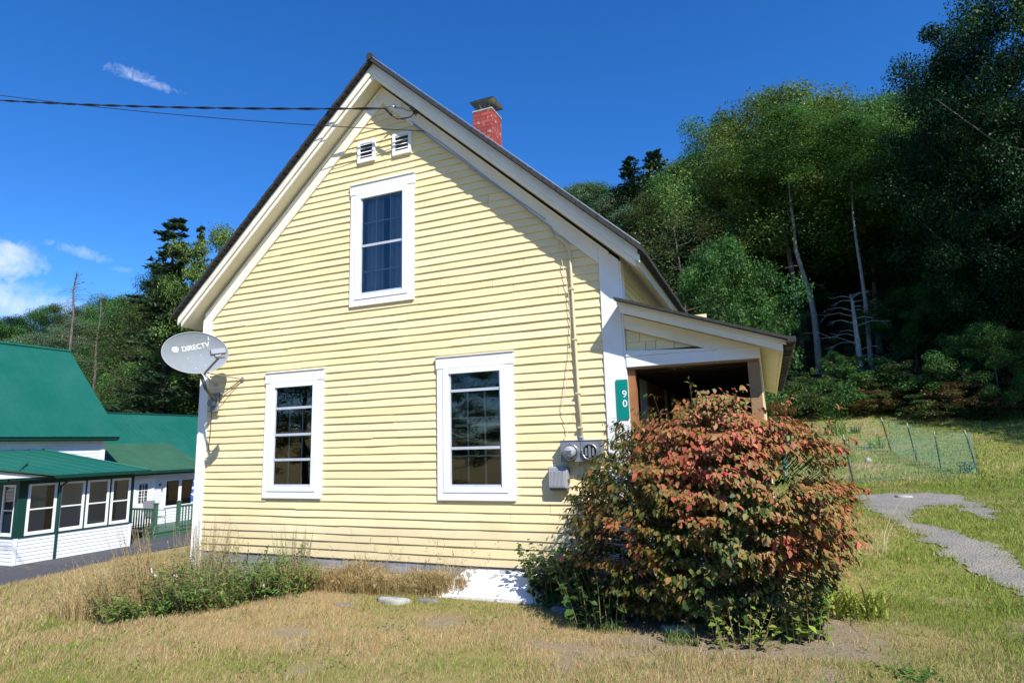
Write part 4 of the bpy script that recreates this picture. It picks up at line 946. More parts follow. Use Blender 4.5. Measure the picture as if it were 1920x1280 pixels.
# ================================================================== NEIGHBOUR HOUSE
NX, NY = -20.0, 11.09
nb_ = empty('white_house', (NX-2, 13, -1.45), 'white sided house with green metal roofs and glazed porch at the left', 'house')
GZ = -1.55
def lap(mb, axis_, c, a0, a1, z0, z1, ex_, out, lip=0.014):
    z = z0
    while z < z1-0.005:
        zt_ = min(z+ex_, z1)
        if axis_ == 'x': vs = [(c+out*lip, a0, z), (c+out*0.001, a0, zt_), (c, a0, z), (c+out*lip, a1, z), (c+out*0.001, a1, zt_), (c, a1, z)]
        else: vs = [(a0, c+out*lip, z), (a0, c+out*0.001, zt_), (a0, c, z), (a1, c+out*lip, z), (a1, c+out*0.001, zt_), (a1, c, z)]
        mb.add(vs, [(0, 3, 4, 1), (2, 5, 3, 0), (0, 1, 2), (3, 5, 4)]); z = zt_
SILL = -0.66; HEAD = 0.80
# porch knee walls, posts, windows
mb = MB(); mb.box(NX-0.12, NX-0.002, NY+0.001, 14.52, GZ+0.12, SILL-0.03); mb.box(NX-5.5, NX-0.13, NY+0.002, NY+0.12, GZ+0.12, SILL-0.03); mb.box(NX-2.5, NX-0.13, 14.40, 14.515, GZ+0.12, SILL-0.03)
lap(mb, 'x', NX-0.001, NY, 14.53, GZ+0.12, SILL-0.03, 0.105, 1); lap(mb, 'y', NY, NX-5.5, NX-0.001, GZ+0.12, SILL-0.03, 0.105, -1)
mb.build('porch_knee_wall', M_NWHITE, nb_)
mb = MB(); mb.box(NX-0.03, NX+0.03, NY-0.03, NY+0.07, GZ+0.06, SILL-0.035); bev(mb.build('porch_corner_trim', M_NWHITE, nb_)); mb = MB(); mb.box(NX-0.03, NX+0.025, 14.47, 14.55, GZ+0.1, SILL-0.035); bev(mb.build('porch_corner_trim', M_NWHITE, nb_))
mb = MB(); mb.box(NX-0.15, NX+0.035, NY-0.035, 14.56, SILL-0.03, SILL); mb.box(NX-5.5, NX-0.151, NY-0.035, NY+0.15, SILL-0.03, SILL)
mb.box(NX-0.14, NX+0.02, NY-0.02, NY+0.20, SILL+0.001, HEAD+0.20)
for y in (12.16, 12.98, 13.76): mb.box(NX-0.12, NX-0.02, y-0.03, y+0.03, SILL+0.001, HEAD)
mb.box(NX-0.14, NX+0.005, 14.46, 14.55, SILL+0.001, HEAD+0.2); mb.box(NX-0.14, NX-0.0, NY+0.201, 14.459, HEAD+0.001, HEAD+0.2); mb.box(NX-5.5, NX-0.141, NY, NY+0.14, HEAD+0.001, HEAD+0.2)
mb.box(NX-0.95, NX-0.80, NY, NY+0.12, SILL+0.001, HEAD)
mb.build('porch_frame', M_GTRIM, nb_)
def nwin(axis_, c, a0, a1, z0, z1, out, split=True, mat=M_NGLASS, w_=0.075):
    f = MB(); d0, d1 = (c, c+out*0.045); d0, d1 = min(d0, d1), max(d0, d1)
    def bx(p, q, r_, s_):
        f.box(d0, d1, p, q, r_, s_) if axis_ == 'x' else f.box(p, q, d0, d1, r_, s_)
    bx(a0, a0+w_, z0, z1); bx(a1-w_, a1, z0, z1); bx(a0+w_, a1-w_, z0, z0+w_*1.3); bx(a0+w_, a1-w_, z1-w_*0.8, z1)
    if split: zm = (z0+z1)/2; bx(a0+w_, a1-w_, zm-0.02, zm+0.02)
    fo = bev(f.build('window', M_VINYL, nb_)); p = MB(); m_ = c+out*0.02
    if axis_ == 'x': p.add([(m_, a0+w_, z0), (m_, a1-w_, z0), (m_, a1-w_, z1), (m_, a0+w_, z1)], [(0, 1, 2, 3)])
    else: p.add([(a0+w_, m_, z0), (a1-w_, m_, z0), (a1-w_, m_, z1), (a0+w_, m_, z1)], [(0, 1, 2, 3) if out < 0 else (3, 2, 1, 0)])
    q = p.build('pane', mat, None); q.parent = fo
    return fo
for a, c in ((NY+0.24, 12.13), (12.19, 12.95), (13.01, 13.73), (13.79, 14.45)): nwin('x', NX-0.045, a, c, SILL+0.005, HEAD-0.005, 1)
nwin('y', NY+0.045, NX-0.78, NX-0.16, SILL+0.005, HEAD-0.005, -1); nwin('y', NY+0.045, NX-1.9, NX-0.98, SILL+0.005, HEAD-0.005, -1)
nwin('y', 14.47, NX-2.3, NX-0.2, SILL+0.005, HEAD-0.005, 1)
# porch floor and ceiling
mb = MB(); mb.box(NX-2.5, NX-0.13, NY+0.13, 14.39, GZ+0.3, GZ+0.36); mb.build('porch_floor', M_STONE, nb_); mb = MB(); mb.box(NX-2.5, NX-0.15, NY+0.15, 14.5, HEAD+0.13, HEAD+0.16); mb.build('porch_ceiling', M_NWHITE, nb_)
# main block
MX = -22.5
mb = MB(); mb.box(MX-6.0, MX-0.002, 5.0, 15.1, GZ, 2.25); mb.prism([(MX-6.0, 2.25), (MX-0.003, 2.25), (MX-3.0, 5.3)], 'y', 5.0, 15.1)
lap(mb, 'x', MX-0.001, 5.0, 15.1, 1.20, 2.2, 0.11, 1); lap(mb, 'x', MX-0.001, 5.0, 15.1, GZ+0.4, 1.19, 0.11, 1)
mb.build('wall', M_NWHITE, nb_)
mb = MB(); mb.box(MX-0.02, MX+0.025, 14.98, 15.13, GZ, 2.1); mb.build('wall_corner_trim', M_VINYL, nb_)
mb = MB(); mb.box(MX-0.02, MX+0.26, 4.6, 15.42, 2.08, 2.13); mb.box(MX+0.262, MX+0.285, 4.6, 15.45, 2.11, 2.20); mb.build('eave_trim', M_GTRIM, nb_)
def metalroof(name, pts, m, th=0.05, rib=0.45, along=None):
    """four corners: eave0, eave1, top1, top0; ribs run from eave to top"""
    mb = MB(); mb.quadslab(pts, th); p = [Vector(q) for q in pts]; L_ = (p[1]-p[0]).length; n = max(2, int(L_/rib)); nr = (p[1]-p[0]).cross(p[3]-p[0]).normalized()
    if nr.z < 0: nr = -nr
    for i in range(n+1):
        a = p[0].lerp(p[1], i/n)+nr*0.002; c = p[3].lerp(p[2], i/n)+nr*0.002; d = (p[1]-p[0]).normalized()*0.012
        mb.add([a-d, a+d, c+d, c-d, a-d*0.4+nr*0.016, a+d*0.4+nr*0.016, c+d*0.4+nr*0.016, c-d*0.4+nr*0.016], [(4, 5, 6, 7), (0, 4, 7, 3), (1, 2, 6, 5), (0, 1, 5, 4), (2, 3, 7, 6)])
    return mb.build(name, m, nb_)
RX = -25.55; rzp = 5.68
ro = metalroof('roof', [(MX+0.33, 4.6, 2.22), (MX+0.33, 15.45, 2.22), (RX, 15.45, rzp), (RX, 4.6, rzp)], M_GROOF, rib=0.25)
metalroof('roof', [(RX-3.4, 4.6, 2.22), (RX-3.4, 15.45, 2.22), (RX, 15.45, rzp-0.01), (RX, 4.6, rzp-0.01)], M_GROOF)
mb = MB(); mb.tube([(RX, 4.6, rzp+0.01), (RX, 15.47, rzp+0.01)], 0.07, 6); mb.build('ridge_cap', M_GROOF, nb_)
# porch roof with hip
ez = 1.03; tz = 1.80
mb = MB(); E = [(NX+0.32, NY-0.42, ez), (NX+0.32, 14.82, ez), (MX, 13.05, tz), (MX, NY+1.9, tz)]
metalroof('porch_roof', [E[0], E[1], E[2], (MX, 9.0, tz)], M_GROOF, 0.04)
mb.quadslab([(MX, 13.05, tz-0.002), (NX+0.32, 14.82, ez-0.002), (MX, 14.82, ez-0.002), (MX, 13.06, tz-0.002)], 0.04)
mb.quadslab([(NX+0.32, NY-0.42, ez), (MX-4, NY-0.42, ez), (MX-4, NY+0.6, tz-0.3), (NX-0.8, NY+0.6, tz-0.36)], 0.04)
mb.tube([(MX, 13.05, tz+0.012), (NX+0.32, 14.82, ez+0.012)], 0.03, 6); mb.build('porch_hip', M_GROOF, nb_)
mb = MB(); mb.box(NX+0.31, NX+0.42, NY-0.5, 14.85, ez-0.10, ez-0.005); mb.box(NX-6, NX+0.309, NY-0.50, NY-0.43, ez-0.10, ez-0.005); mb.box(MX-0.05, NX+0.308, 14.84, 14.88, ez-0.10, ez-0.02); mb.build('gutter', M_GTRIM, nb_)
mb = MB(); mb.box(NX+0.02, NX+0.308, NY-0.42, 14.83, ez-0.085, ez-0.06); mb.box(NX-6, NX+0.02, NY-0.42, NY-0.01, ez-0.085, ez-0.06); mb.box(MX, NX+0.018, 14.56, 14.83, ez-0.085, ez-0.06); mb.build('porch_soffit', M_GTRIM, nb_)
# small entrance gable at far left
mb = MB(); gx = NX+0.30
mb.prism([(NY-1.65, ez+0.36), (NY+0.62, ez+0.02), (NY+0.62, ez-0.02), (NY-1.65, ez+0.32)], 'x', gx-1.9, gx+0.22); mb.prism([(NY-3.9, ez+0.02), (NY-1.65, ez+0.36), (NY-1.65, ez+0.32), (NY-3.9, ez-0.02)], 'x', gx-1.9, gx+0.22); mb.build('entrance_gable_roof', M_GROOF2, nb_)
mb = MB(); mb.prism([(NY-3.6, ez-0.03), (NY+0.45, ez-0.03), (NY-1.65, ez+0.31)], 'x', gx-0.02, gx+0.14); mb.build('entrance_gable', M_NWHITE, nb_)
mb = MB(); mb.box(gx-1.8, gx+0.12, NY-3.6, NY-0.55, ez-0.12, ez-0.035); mb.box(gx+0.0, gx+0.1, NY-3.5, NY-3.4, GZ, ez-0.121); mb.build('entrance_beam', M_GTRIM, nb_)
# downspout
mb = MB(); dsy = 12.16; mb.tube([(NX+0.36, dsy+0.12, ez-0.08), (NX+0.34, dsy+0.08, ez-0.16), (NX+0.06, dsy, ez-0.36), (NX+0.06, dsy, GZ+0.14), (NX+0.14, dsy, GZ+0.05), (NX+0.26, dsy, GZ+0.03)], 0.038, 6); mb.build('downspout', M_GTRIM, nb_)
# inner wall seen through the porch windows: door and window
mb = MB(); mb.box(MX+0.016, MX+0.06, 11.55, 11.70, GZ+0.4, 0.7); mb.box(MX+0.016, MX+0.06, 12.45, 12.6, GZ+0.4, 0.7); mb.box(MX+0.016, MX+0.04, 11.70, 12.45, -0.2, 0.6); mb.box(MX+0.016, MX+0.05, 13.3, 13.6, GZ+0.4, 0.7); mb.build('inner_window', M_DARK, nb_)
# rear wing
WX = -23.0; wy0, wy1 = 15.12, 19.6
mb = MB(); mb.box(WX-4, WX-0.002, wy0, wy1, GZ, 0.80); mb.prism([(WX-4, 0.80), (WX-0.003, 0.80), (WX-2.0, 1.88), (WX-4, 1.88)], 'y', wy0, wy1)
lap(mb, 'x', WX-0.001, wy0, wy1, GZ+0.3, 0.72, 0.115, 1); mb.build('wing_wall', M_NWHITE, nb_)
metalroof('wing_roof', [(WX+0.4, 15.0, 0.90), (WX+0.4, 19.85, 0.90), (WX-2.0, 19.6, 2.02), (WX-2.0, 15.0, 2.02)], M_GROOF2, 0.05, 0.6)
mb = MB(); mb.box(WX+0.41, WX+0.50, 15.0, 19.9, 0.80, 0.89); mb.box(WX+0.0, WX+0.405, 15.0, 19.8, 0.74, 0.77); mb.build('wing_gutter', M_GTRIM, nb_)
mb = MB(); mb.box(WX-0.05, WX+0.02, 16.0, 16.55, -0.62, 0.73) if False else None
# door
dz0 = -1.15
d_ = MB(); dy0, dy1 = 16.78, 17.45; d_.box(WX+0.002, WX+0.05, dy0-0.12, dy0, dz0, 0.62); d_.box(WX+0.002, WX+0.05, dy1, dy1+0.12, dz0, 0.62); d_.box(WX+0.002, WX+0.05, dy0, dy1, 0.52, 0.62)
d_.box(WX+0.003, WX+0.03, dy0+0.001, dy1-0.001, dz0, -0.35); d_.box(WX+0.003, WX+0.03, dy0+0.001, dy0+0.15, -0.349, 0.519); d_.box(WX+0.003, WX+0.03, dy1-0.15, dy1-0.001, -0.349, 0.519); d_.box(WX+0.003, WX+0.03, dy0+0.151, dy1-0.151, 0.40, 0.519)
do_ = d_.build('door', M_VINYL, nb_)
p = MB(); p.box(WX+0.004, WX+0.012, dy0+0.151, dy1-0.151, -0.348, 0.399); q = p.build('pane', M_DARK, None); q.parent = do_
p = MB()
for k in (1, 2): yy = dy0+0.18+(dy1-dy0-0.36)*k/3; p.box(WX+0.0125, WX+0.022, yy-0.012, yy+0.012, -0.348, 0.399)
for k in (1, 2): zc = -0.348+0.747*k/3; p.box(WX+0.013, WX+0.0225, dy0+0.18, dy1-0.18, zc-0.012, zc+0.012)
q = p.build('muntin', M_VINYL, None); q.parent = do_
mb = MB(); mb.box(WX+0.01, WX+0.08, 17.79, 17.86, 0.28, 0.36); mb.tube([(WX+0.08, 17.82, 0.33), (WX+0.14, 17.82, 0.36), (WX+0.15, 17.82, 0.25)], 0.03, 8); mb.build('wall_lamp', M_DGREY, nb_)
nwin('x', WX-0.0, 18.05, 18.75, -0.62, 0.50, 1, False, M_NGLASS, 0.06); nwin('x', WX-0.0, 18.76, 19.45, -0.62, 0.50, 1, False, M_NGLASS, 0.06)
mb = MB(); mb.box(WX+0.0145, WX+0.018, 18.1, 19.4, -0.6, 0.48); mb.build('window_backing', M_DARK, nb_)
# deck
dk = empty('wooden_deck', (-21.5, 17, GZ), 'green painted deck with railing in front of the white wing', 'deck')
DX, DY = -20.7, 15.95; dz = -1.22
mb = MB(); mb.box(WX+0.02, DX, DY, 19.6, dz-0.05, dz); mb.box(WX+0.02, DX-0.02, DY+0.02, 19.58, dz-0.22, dz-0.051); mb.build('floor', M_DECK, dk)
def rail(p, q, z0, z1):
    p, q = Vector(p), Vector(q); L_ = (q-p).length; n = int(L_/0.13); mb = MB(); d = (q-p).normalized()
    mb.tube([(p.x, p.y, z1), (q.x, q.y, z1)], 0.035, 4); mb.tube([(p.x, p.y, z0+0.1), (q.x, q.y, z0+0.1)], 0.025, 4)
    for i in range(1, n): a = p+d*(L_*i/n); mb.box(a.x-0.018, a.x+0.018, a.y-0.018, a.y+0.018, z0+0.1, z1)
    return mb.build('railing', M_DECK, dk)
rail((DX-0.1, DY+0.06, 0), (WX+0.3, DY+0.06, 0), dz, dz+0.80); rail((DX-0.06, 17.0, 0), (DX-0.06, 19.5, 0), dz, dz+0.82)
for y in (DY+0.06, 16.95, 19.5):
    mb = MB(); mb.box(DX-0.12, DX-0.01, y-0.055, y+0.055, dz+0.001, dz+0.98); mb.box(DX-0.135, DX+0.005, y-0.07, y+0.07, dz+0.981, dz+1.02); mb.build('post', M_DECK, dk)
# patio chair
pc = empty('patio_chair', (-21.6, 16.5, dz), 'grey mesh patio chair standing on the green deck', 'chair')
cx, cyc = -21.75, 16.75
mb = MB(); mb.box(cx-0.24, cx+0.24, cyc-0.24, cyc+0.24, dz+0.40, dz+0.43); mb.build('seat', M_CHAIR, pc)
mb = MB(); mb.quadslab([(cx-0.24, cyc-0.24, dz+0.43), (cx-0.24, cyc+0.24, dz+0.43), (cx-0.38, cyc+0.24, dz+1.02), (cx-0.38, cyc-0.24, dz+1.02)], 0.02); mb.build('backrest', M_CHAIR, pc)
for sx_, sy_ in ((-1, -1), (-1, 1), (1, -1), (1, 1)):
    mb = MB(); mb.tube([(cx+sx_*0.22, cyc+sy_*0.25, dz+0.42), (cx+sx_*0.28, cyc+sy_*0.26, dz+0.002)], 0.014, 6); mb.build('leg', M_DGREY, pc)
for sy_ in (-1, 1):
    mb = MB(); mb.tube([(cx-0.3, cyc+sy_*0.27, dz+0.66), (cx+0.2, cyc+sy_*0.27, dz+0.66), (cx+0.25, cyc+sy_*0.26, dz+0.42)], 0.016, 6); mb.build('armrest', M_DGREY, pc)
# umbrella
um = empty('closed_umbrella', (-22.0, 19.0, dz), 'closed blue and white striped patio umbrella at the far end of the deck', 'umbrella')
ux, uy_ = -21.9, 18.75
mb = MB(); mb.tube([(ux, uy_, dz+0.001), (ux, uy_, dz+2.2)], 0.02, 8); mb.build('pole', M_DGREY, um)
M_STRIPE, t, b = newmat('blue_white_stripe_canvas'); wv = t.nodes.new('ShaderNodeTexWave'); wv.wave_type = 'BANDS'; wv.bands_direction = 'Z'; wv.inputs['Scale'].default_value = 1.1; wv.inputs['Distortion'].default_value = 3.0; wv.inputs['Detail Scale'].default_value = 4
gg = t.nodes.new('ShaderNodeNewGeometry'); t.links.new(gg.outputs['Position'], wv.inputs['Vector'])
t.links.new(ramp(t, wv.outputs['Fac'], [(0.80, (0.04, 0.12, 0.45)), (0.86, (0.75, 0.77, 0.8))]), b.inputs['Base Color']); b.inputs['Roughness'].default_value = 0.8
mb = MB(); n = 20; vs = []
for z_, r_ in ((dz+0.75, 0.20), (dz+1.0, 0.22), (dz+1.5, 0.18), (dz+2.0, 0.10), (dz+2.2, 0.03)):
    vs += [(ux+r_*(1+0.25*(k % 2))*cos(2*pi*k/n), uy_+r_*(1+0.25*(k % 2))*sin(2*pi*k/n), z_) for k in range(n)]
mb.add(vs, [(j*n+k, j*n+(k+1) % n, (j+1)*n+(k+1) % n, (j+1)*n+k) for j in range(4) for k in range(n)]); mb.build('canopy', M_STRIPE, um)
# barn behind
bn = empty('green_roofed_barn', (-32, 26, GZ), 'low barn with long green metal roof behind the white house', 'barn')
mb = MB(); mb.box(-35.5, -28.8, 17.0, 31.5, GZ, 1.1); mb.prism([(-35.5, 1.1), (-28.8, 1.1), (-32.1, 3.4)], 'y', 17.0, 31.5); lap(mb, 'x', -28.79, 17.0, 31.5, GZ, 1.1, 0.2, 1); mb.build('wall', M_NWHITE, bn)
mb = MB(); P4 = [(-28.35, 16.6, 0.95), (-28.35, 26.6, 0.95), (-32.1, 26.6, 3.72), (-32.1, 16.6, 3.72)]; mb.quadslab(P4, 0.06)
mb.quadslab([(-35.9, 16.6, 0.95), (-35.9, 31.9, 0.95), (-32.1, 31.9, 3.71), (-32.1, 16.6, 3.71)], 0.06); mb.quadslab([(-28.35, 26.61, 0.95), (-28.35, 31.9, 0.95), (-32.1, 31.9, 3.72), (-32.1, 26.61, 3.72)], 0.06)
for i in range(50): y = 16.7+i*0.3; mb.quadslab([(-28.35, y, 0.965), (-28.35, y+0.03, 0.965), (-32.1, y+0.03, 3.735), (-32.1, y, 3.735)], 0.012)
mb.build('roof', M_GROOF, bn); mb = MB(); mb.tube([(-32.1, 16.6, 3.73), (-32.1, 31.9, 3.73)], 0.07, 6); mb.build('ridge_cap', M_GTRIM, bn)

# ================================================================== TREES
def clump_crown(seed, H, base, R, nclump, per, ls, prof, clr=0.095, flat=0.6, droop=0.0, lump=1.0):
    """leaf quads of a crown as arrays: lumps of leaves placed through the crown's volume"""
    r = np.random.default_rng(seed)
    t = r.random(nclump)**0.9; a = r.uniform(0, 2*pi, nclump); rad = np.array([prof(q) for q in t])*R*(0.45+0.6*np.sqrt(r.random(nclump)))
    rad *= 1+0.25*np.sin(a*2+r.uniform(0, 6))*r.random(nclump)+0.28*r.normal(size=nclump)
    C = np.stack([rad*np.cos(a), rad*np.sin(a), H*(base+(1-base)*t)], 1)
    cr = H*clr*r.uniform(0.5, 1.25, nclump)*lump
    tone = r.uniform(0.55, 1.4, nclump); hue = r.normal(0, 1, nclump)
    P = []; Nn = []; Cc = []
    for i in range(nclump):
        m = int(per*(0.5+r.random())); d = unit(r.normal(size=(m, 3))); rr = cr[i]*(r.random(m)**0.45)[:, None]
        q = C[i]+d*rr*np.array([1, 1, flat]); q[:, 2] -= droop*np.linalg.norm(q[:, :2]-C[i, :2], axis=1)
        q[:, 2] = np.minimum(q[:, 2], H*1.04+0.05*H*r.random(m)**3)
        P.append(q); Nn.append(unit(d*0.5+np.array([0, 0, 0.7])+0.55*r.normal(size=(m, 3))))
        v = tone[i]*r.uniform(0.55, 1.45, (m, 1)); Cc.append(np.concatenate([v*(1+0.09*hue[i]), v, v*(1-0.05*hue[i])], 1))
    P = np.concatenate(P); Nn = np.concatenate(Nn); Cc = np.concatenate(Cc)
    V, F_ = leafquads(P, Nn, ls*r.uniform(0.6, 1.3, len(P)), 0.62)
    return V, F_, np.repeat(Cc.clip(0.1, 2.0), 4, 0), C
def oval(t): return math.sqrt(max(0.03, 1-(2*t-0.85)**2/1.25)) if t > 0 else 0.5
def wide(t): return max(0.15, math.sin(pi*min(1, 0.18+0.82*t))**0.6)
def limbs(mb, seed, H, base, C, r0, n=14, lean=0.0, fork=False):
    r = random.Random(seed); k = 9; pts = []
    lx, ly = r.uniform(-1, 1)*lean, r.uniform(-1, 1)*lean
    top = H*0.92
    for i in range(k):
        t = i/(k-1); pts.append(Vector((lx*t*t*H+0.012*H*sin(t*5+seed), ly*t*t*H+0.01*H*sin(t*4+seed*2), -0.6+t*(top+0.6))))
    mb.tube(pts, [r0*(1-0.85*i/(k-1))*(1.35 if i == 0 else 1) for i in range(k)], 8)
    for i in range(min(n, len(C))):
        c = Vector(C[i]); zb = max(base*H*0.8, c.z-0.35*math.hypot(c.x, c.y)-0.06*H); t = min(0.95, (zb+0.6)/(top+0.6)); j = t*(k-1); a = pts[int(j)].lerp(pts[min(k-1, int(j)+1)], j-int(j))
        mid = a.lerp(c, 0.5)+Vector((0, 0, -0.03*H)); mb.tube([a, mid, c], [r0*0.28*(1-t*0.5), r0*0.16, r0*0.04], 5, False)
PROTO = {}
def proto_tree(key, seed, H, base, R, nclump, per, ls, prof, trunk_m=None, r0=0.24, lean=0.02, mat=None, nl=16, **kw):
    V, F_, Cc, C = clump_crown(seed, H, base, R, nclump, per, ls, prof, **kw)
    co = npmesh('crown', V, F_, Cc, mat or M_LEAF); mb = MB(); limbs(mb, seed, H, base, C, r0, nl, lean); to = mb.build('trunk', trunk_m or M_BARK, None, True)
    PROTO[key] = (co.data, to.data, H, R); bpy.data.objects.remove(co); bpy.data.objects.remove(to)
proto_tree('oak', 1, 18, 0.22, 4.6, 125, 480, 0.165, oval)
proto_tree('maple', 2, 20, 0.40, 4.8, 125, 450, 0.17, wide, lean=0.05)
proto_tree('ash', 3, 16, 0.12, 4.2, 120, 460, 0.155, oval)
proto_tree('slim', 4, 18, 0.30, 3.0, 100, 340, 0.155, oval, lean=0.03)
proto_tree('thin', 5, 15, 0.22, 3.4, 60, 110, 0.17, oval, nl=40, r0=0.16)
proto_tree('low', 6, 7, 0.02, 4.2, 120, 460, 0.12, wide, r0=0.14, clr=0.13)
proto_tree('shrub', 8, 2.6, 0.05, 1.7, 40, 170, 0.10, wide, r0=0.04, clr=0.17)
proto_tree('bigoak', 9, 26, 0.16, 7.0, 210, 430, 0.20, oval, r0=0.36, clr=0.075)
def conifer_mesh(seed, H, R, nw, ls, gap=0.0, droop=0.25):
    r = np.random.default_rng(seed); P = []; Nn = []; Cc = []
    for w_ in range(nw):
        t = (w_+r.random()*0.6)/nw; z = H*(0.10+0.90*t); L = R*(1-t)**(0.45 if seed == 23 else 0.8)*r.uniform(0.6, 1.15)+0.25
        for b_ in range(r.integers(4, 8)):
            if r.random() < gap: continue
            a = r.uniform(0, 2*pi); Lb = L*r.uniform(0.6, 1.1); m = int(70*Lb/ R*2+22); s_ = r.random(m)**0.7
            wid = 0.16*Lb*(1-s_)+0.10
            side = r.normal(size=m)*wid*0.6
            x = s_*Lb*np.cos(a)-side*np.sin(a); y = s_*Lb*np.sin(a)+side*np.cos(a); zz_ = z-droop*s_*Lb+0.16*Lb*s_**2.5-np.abs(side)*0.4+r.normal(size=m)*0.05
            P.append(np.stack([x, y, zz_], 1)); Nn.append(unit(np.array([0, 0, 1.0])+0.6*r.normal(size=(m, 3)))); v = r.uniform(0.6, 1.3)*r.uniform(0.7, 1.3, (m, 1)); Cc.append(np.concatenate([v, v, v], 1))
    P = np.concatenate(P); Nn = np.concatenate(Nn); Cc = np.concatenate(Cc)
    V, F_ = leafquads(P, Nn, ls*r.uniform(0.6, 1.3, len(P)), 0.42); return V, F_, np.repeat(Cc, 4, 0)
for key, seed, H, R, nw, ls, gap in (('fir', 23, 18, 3.4, 70, 0.24, 0.0), ('spruce', 21, 18, 3.2, 62, 0.26, 0.0), ('pine', 22, 17, 4.2, 40, 0.30, 0.12)):
    V, F_, Cc = conifer_mesh(seed, H, R, nw, ls, gap); co = npmesh('crown', V, F_, Cc, M_LEAF)
    mb = MB(); mb.tube([(0, 0, -0.6), (0.05, 0, H*0.5), (0, 0.03, H*0.985)], [0.24, 0.13, 0.02], 8); to = mb.build('trunk', M_DBARK, None, True)
    PROTO[key] = (co.data, to.data, H, R); bpy.data.objects.remove(co); bpy.data.objects.remove(to)
def tree(name, key, x, y, H, wd, col, label, cat='tree', group=None, rotz=None, base_z=None):
    cm, tm, H0, R0 = PROTO[key]; z = g1(x, y) if base_z is None else base_z
    e = empty(name, (x, y, z-0.05), label, cat, group); sz = H/H0; sx_ = wd/(2*R0) if wd else sz
    sx_ = max(0.6*sz, min(1.7*sz, sx_)); e.scale = (sx_, sx_, sz); e.rotation_euler.z = random.uniform(0, 6.28) if rotz is None else rotz
    for nm, me, c in (('crown', cm, col), ('trunk', tm, (1, 1, 1))):
        o = bpy.data.objects.new(nm, me); COL.objects.link(o); o.parent = e; o.color = (*c, 1)
    return e
def tpx(name, key, px, topy, Y, wpx, col, label, group=None, rotz=None, cat='tree'):
    p = onY(px, topy, Y); x = float(p[0]); z0 = g1(x, Y); dep = float((p-CAM)@_f)
    return tree(name, key, x, Y, max(1.0, float(p[2])-z0), wpx*dep/FPX, col, label, cat, group, rotz)
DG = (0.019, 0.054, 0.015); MG = (0.058, 0.138, 0.030); BG = (0.082, 0.178, 0.038); YG = (0.13, 0.20, 0.042); OL = (0.085, 0.115, 0.034); PG = (0.13, 0.205, 0.10); CG = (0.022, 0.052, 0.020)  # DG: foliage darkened to hold the shade on the right-hand trees
# ---- right hillside, front to back
tpx('maple_tree', 'maple', 1450, 180, 46, 260, YG, 'tall yellow-green maple with the highest crown in the middle of the wooded hillside')
tpx('maple_tree', 'oak', 1365, 222, 50, 200, BG, 'bright green tree at the left edge of the tall hillside crowns')
tpx('maple_tree', 'maple', 1600, 205, 48, 250, BG, 'bright green tree just right of the highest maple')
tpx('birch_tree', 'slim', 1545, 200, 56, 150, YG, 'slender yellowish crown peeking up behind the two tallest crowns')
tpx('maple_tree', 'maple', 1690, 215, 47, 230, MG, 'mid green tree left of the huge dark tree')
tpx('birch_tree', 'slim', 1745, 165, 52, 150, YG, 'yellowish crown touching the huge dark tree at the right')
tpx('maple_tree', 'maple', 1665, 188, 54, 170, MG, 'mid green crown filling the skyline between the two bright trees and the yellowish crown')
tpx('maple_tree', 'oak', 1725, 175, 46, 170, DG, 'dark green crown at the skyline directly left of the huge dark tree')
tpx('oak_tree', 'oak', 1790, 60, 37, 200, DG, 'tall dark tree whose top steps up to the huge dark tree')
tpx('oak_tree', 'bigoak', 1905, -60, 34, 330, DG, 'huge dark tree at the right edge, its top cut by the frame', rotz=2.4)
tpx('oak_tree', 'oak', 2090, 60, 34, 360, DG, 'dark tree mostly outside the right edge of the picture')
tpx('oak_tree', 'bigoak', 1810, 190, 40, 240, DG, 'dark green tree below and left of the huge dark tree', rotz=1.0)
tpx('willow_tree', 'low', 1345, 468, 26, 270, MG, 'dense round green tree directly behind the porch roof')
tpx('aspen_tree', 'thin', 1265, 395, 42, 190, OL, 'thin olive tree with bare twigs showing, right of the gable roof')
tpx('willow_tree', 'oak', 1155, 372, 62, 150, PG, 'pale green tree just right of the main roof edge')
tpx('willow_tree', 'slim', 1090, 352, 70, 110, PG, 'small pale crown peeking over the right roof slope')
tpx('spruce_tree', 'fir', 1180, 292, 60, 130, CG, 'dark spruce top, left of the pair on the skyline')
tpx('spruce_tree', 'fir', 1226, 280, 61, 150, CG, 'dark spruce top, right and taller of the pair on the skyline')
tpx('oak_tree', 'oak', 1285, 312, 66, 140, MG, 'rounded green crown right of the two skyline spruces')
tpx('oak_tree', 'oak', 1210, 372, 58, 130, OL, 'olive crown below the two skyline spruces')
fill = random.Random(12)
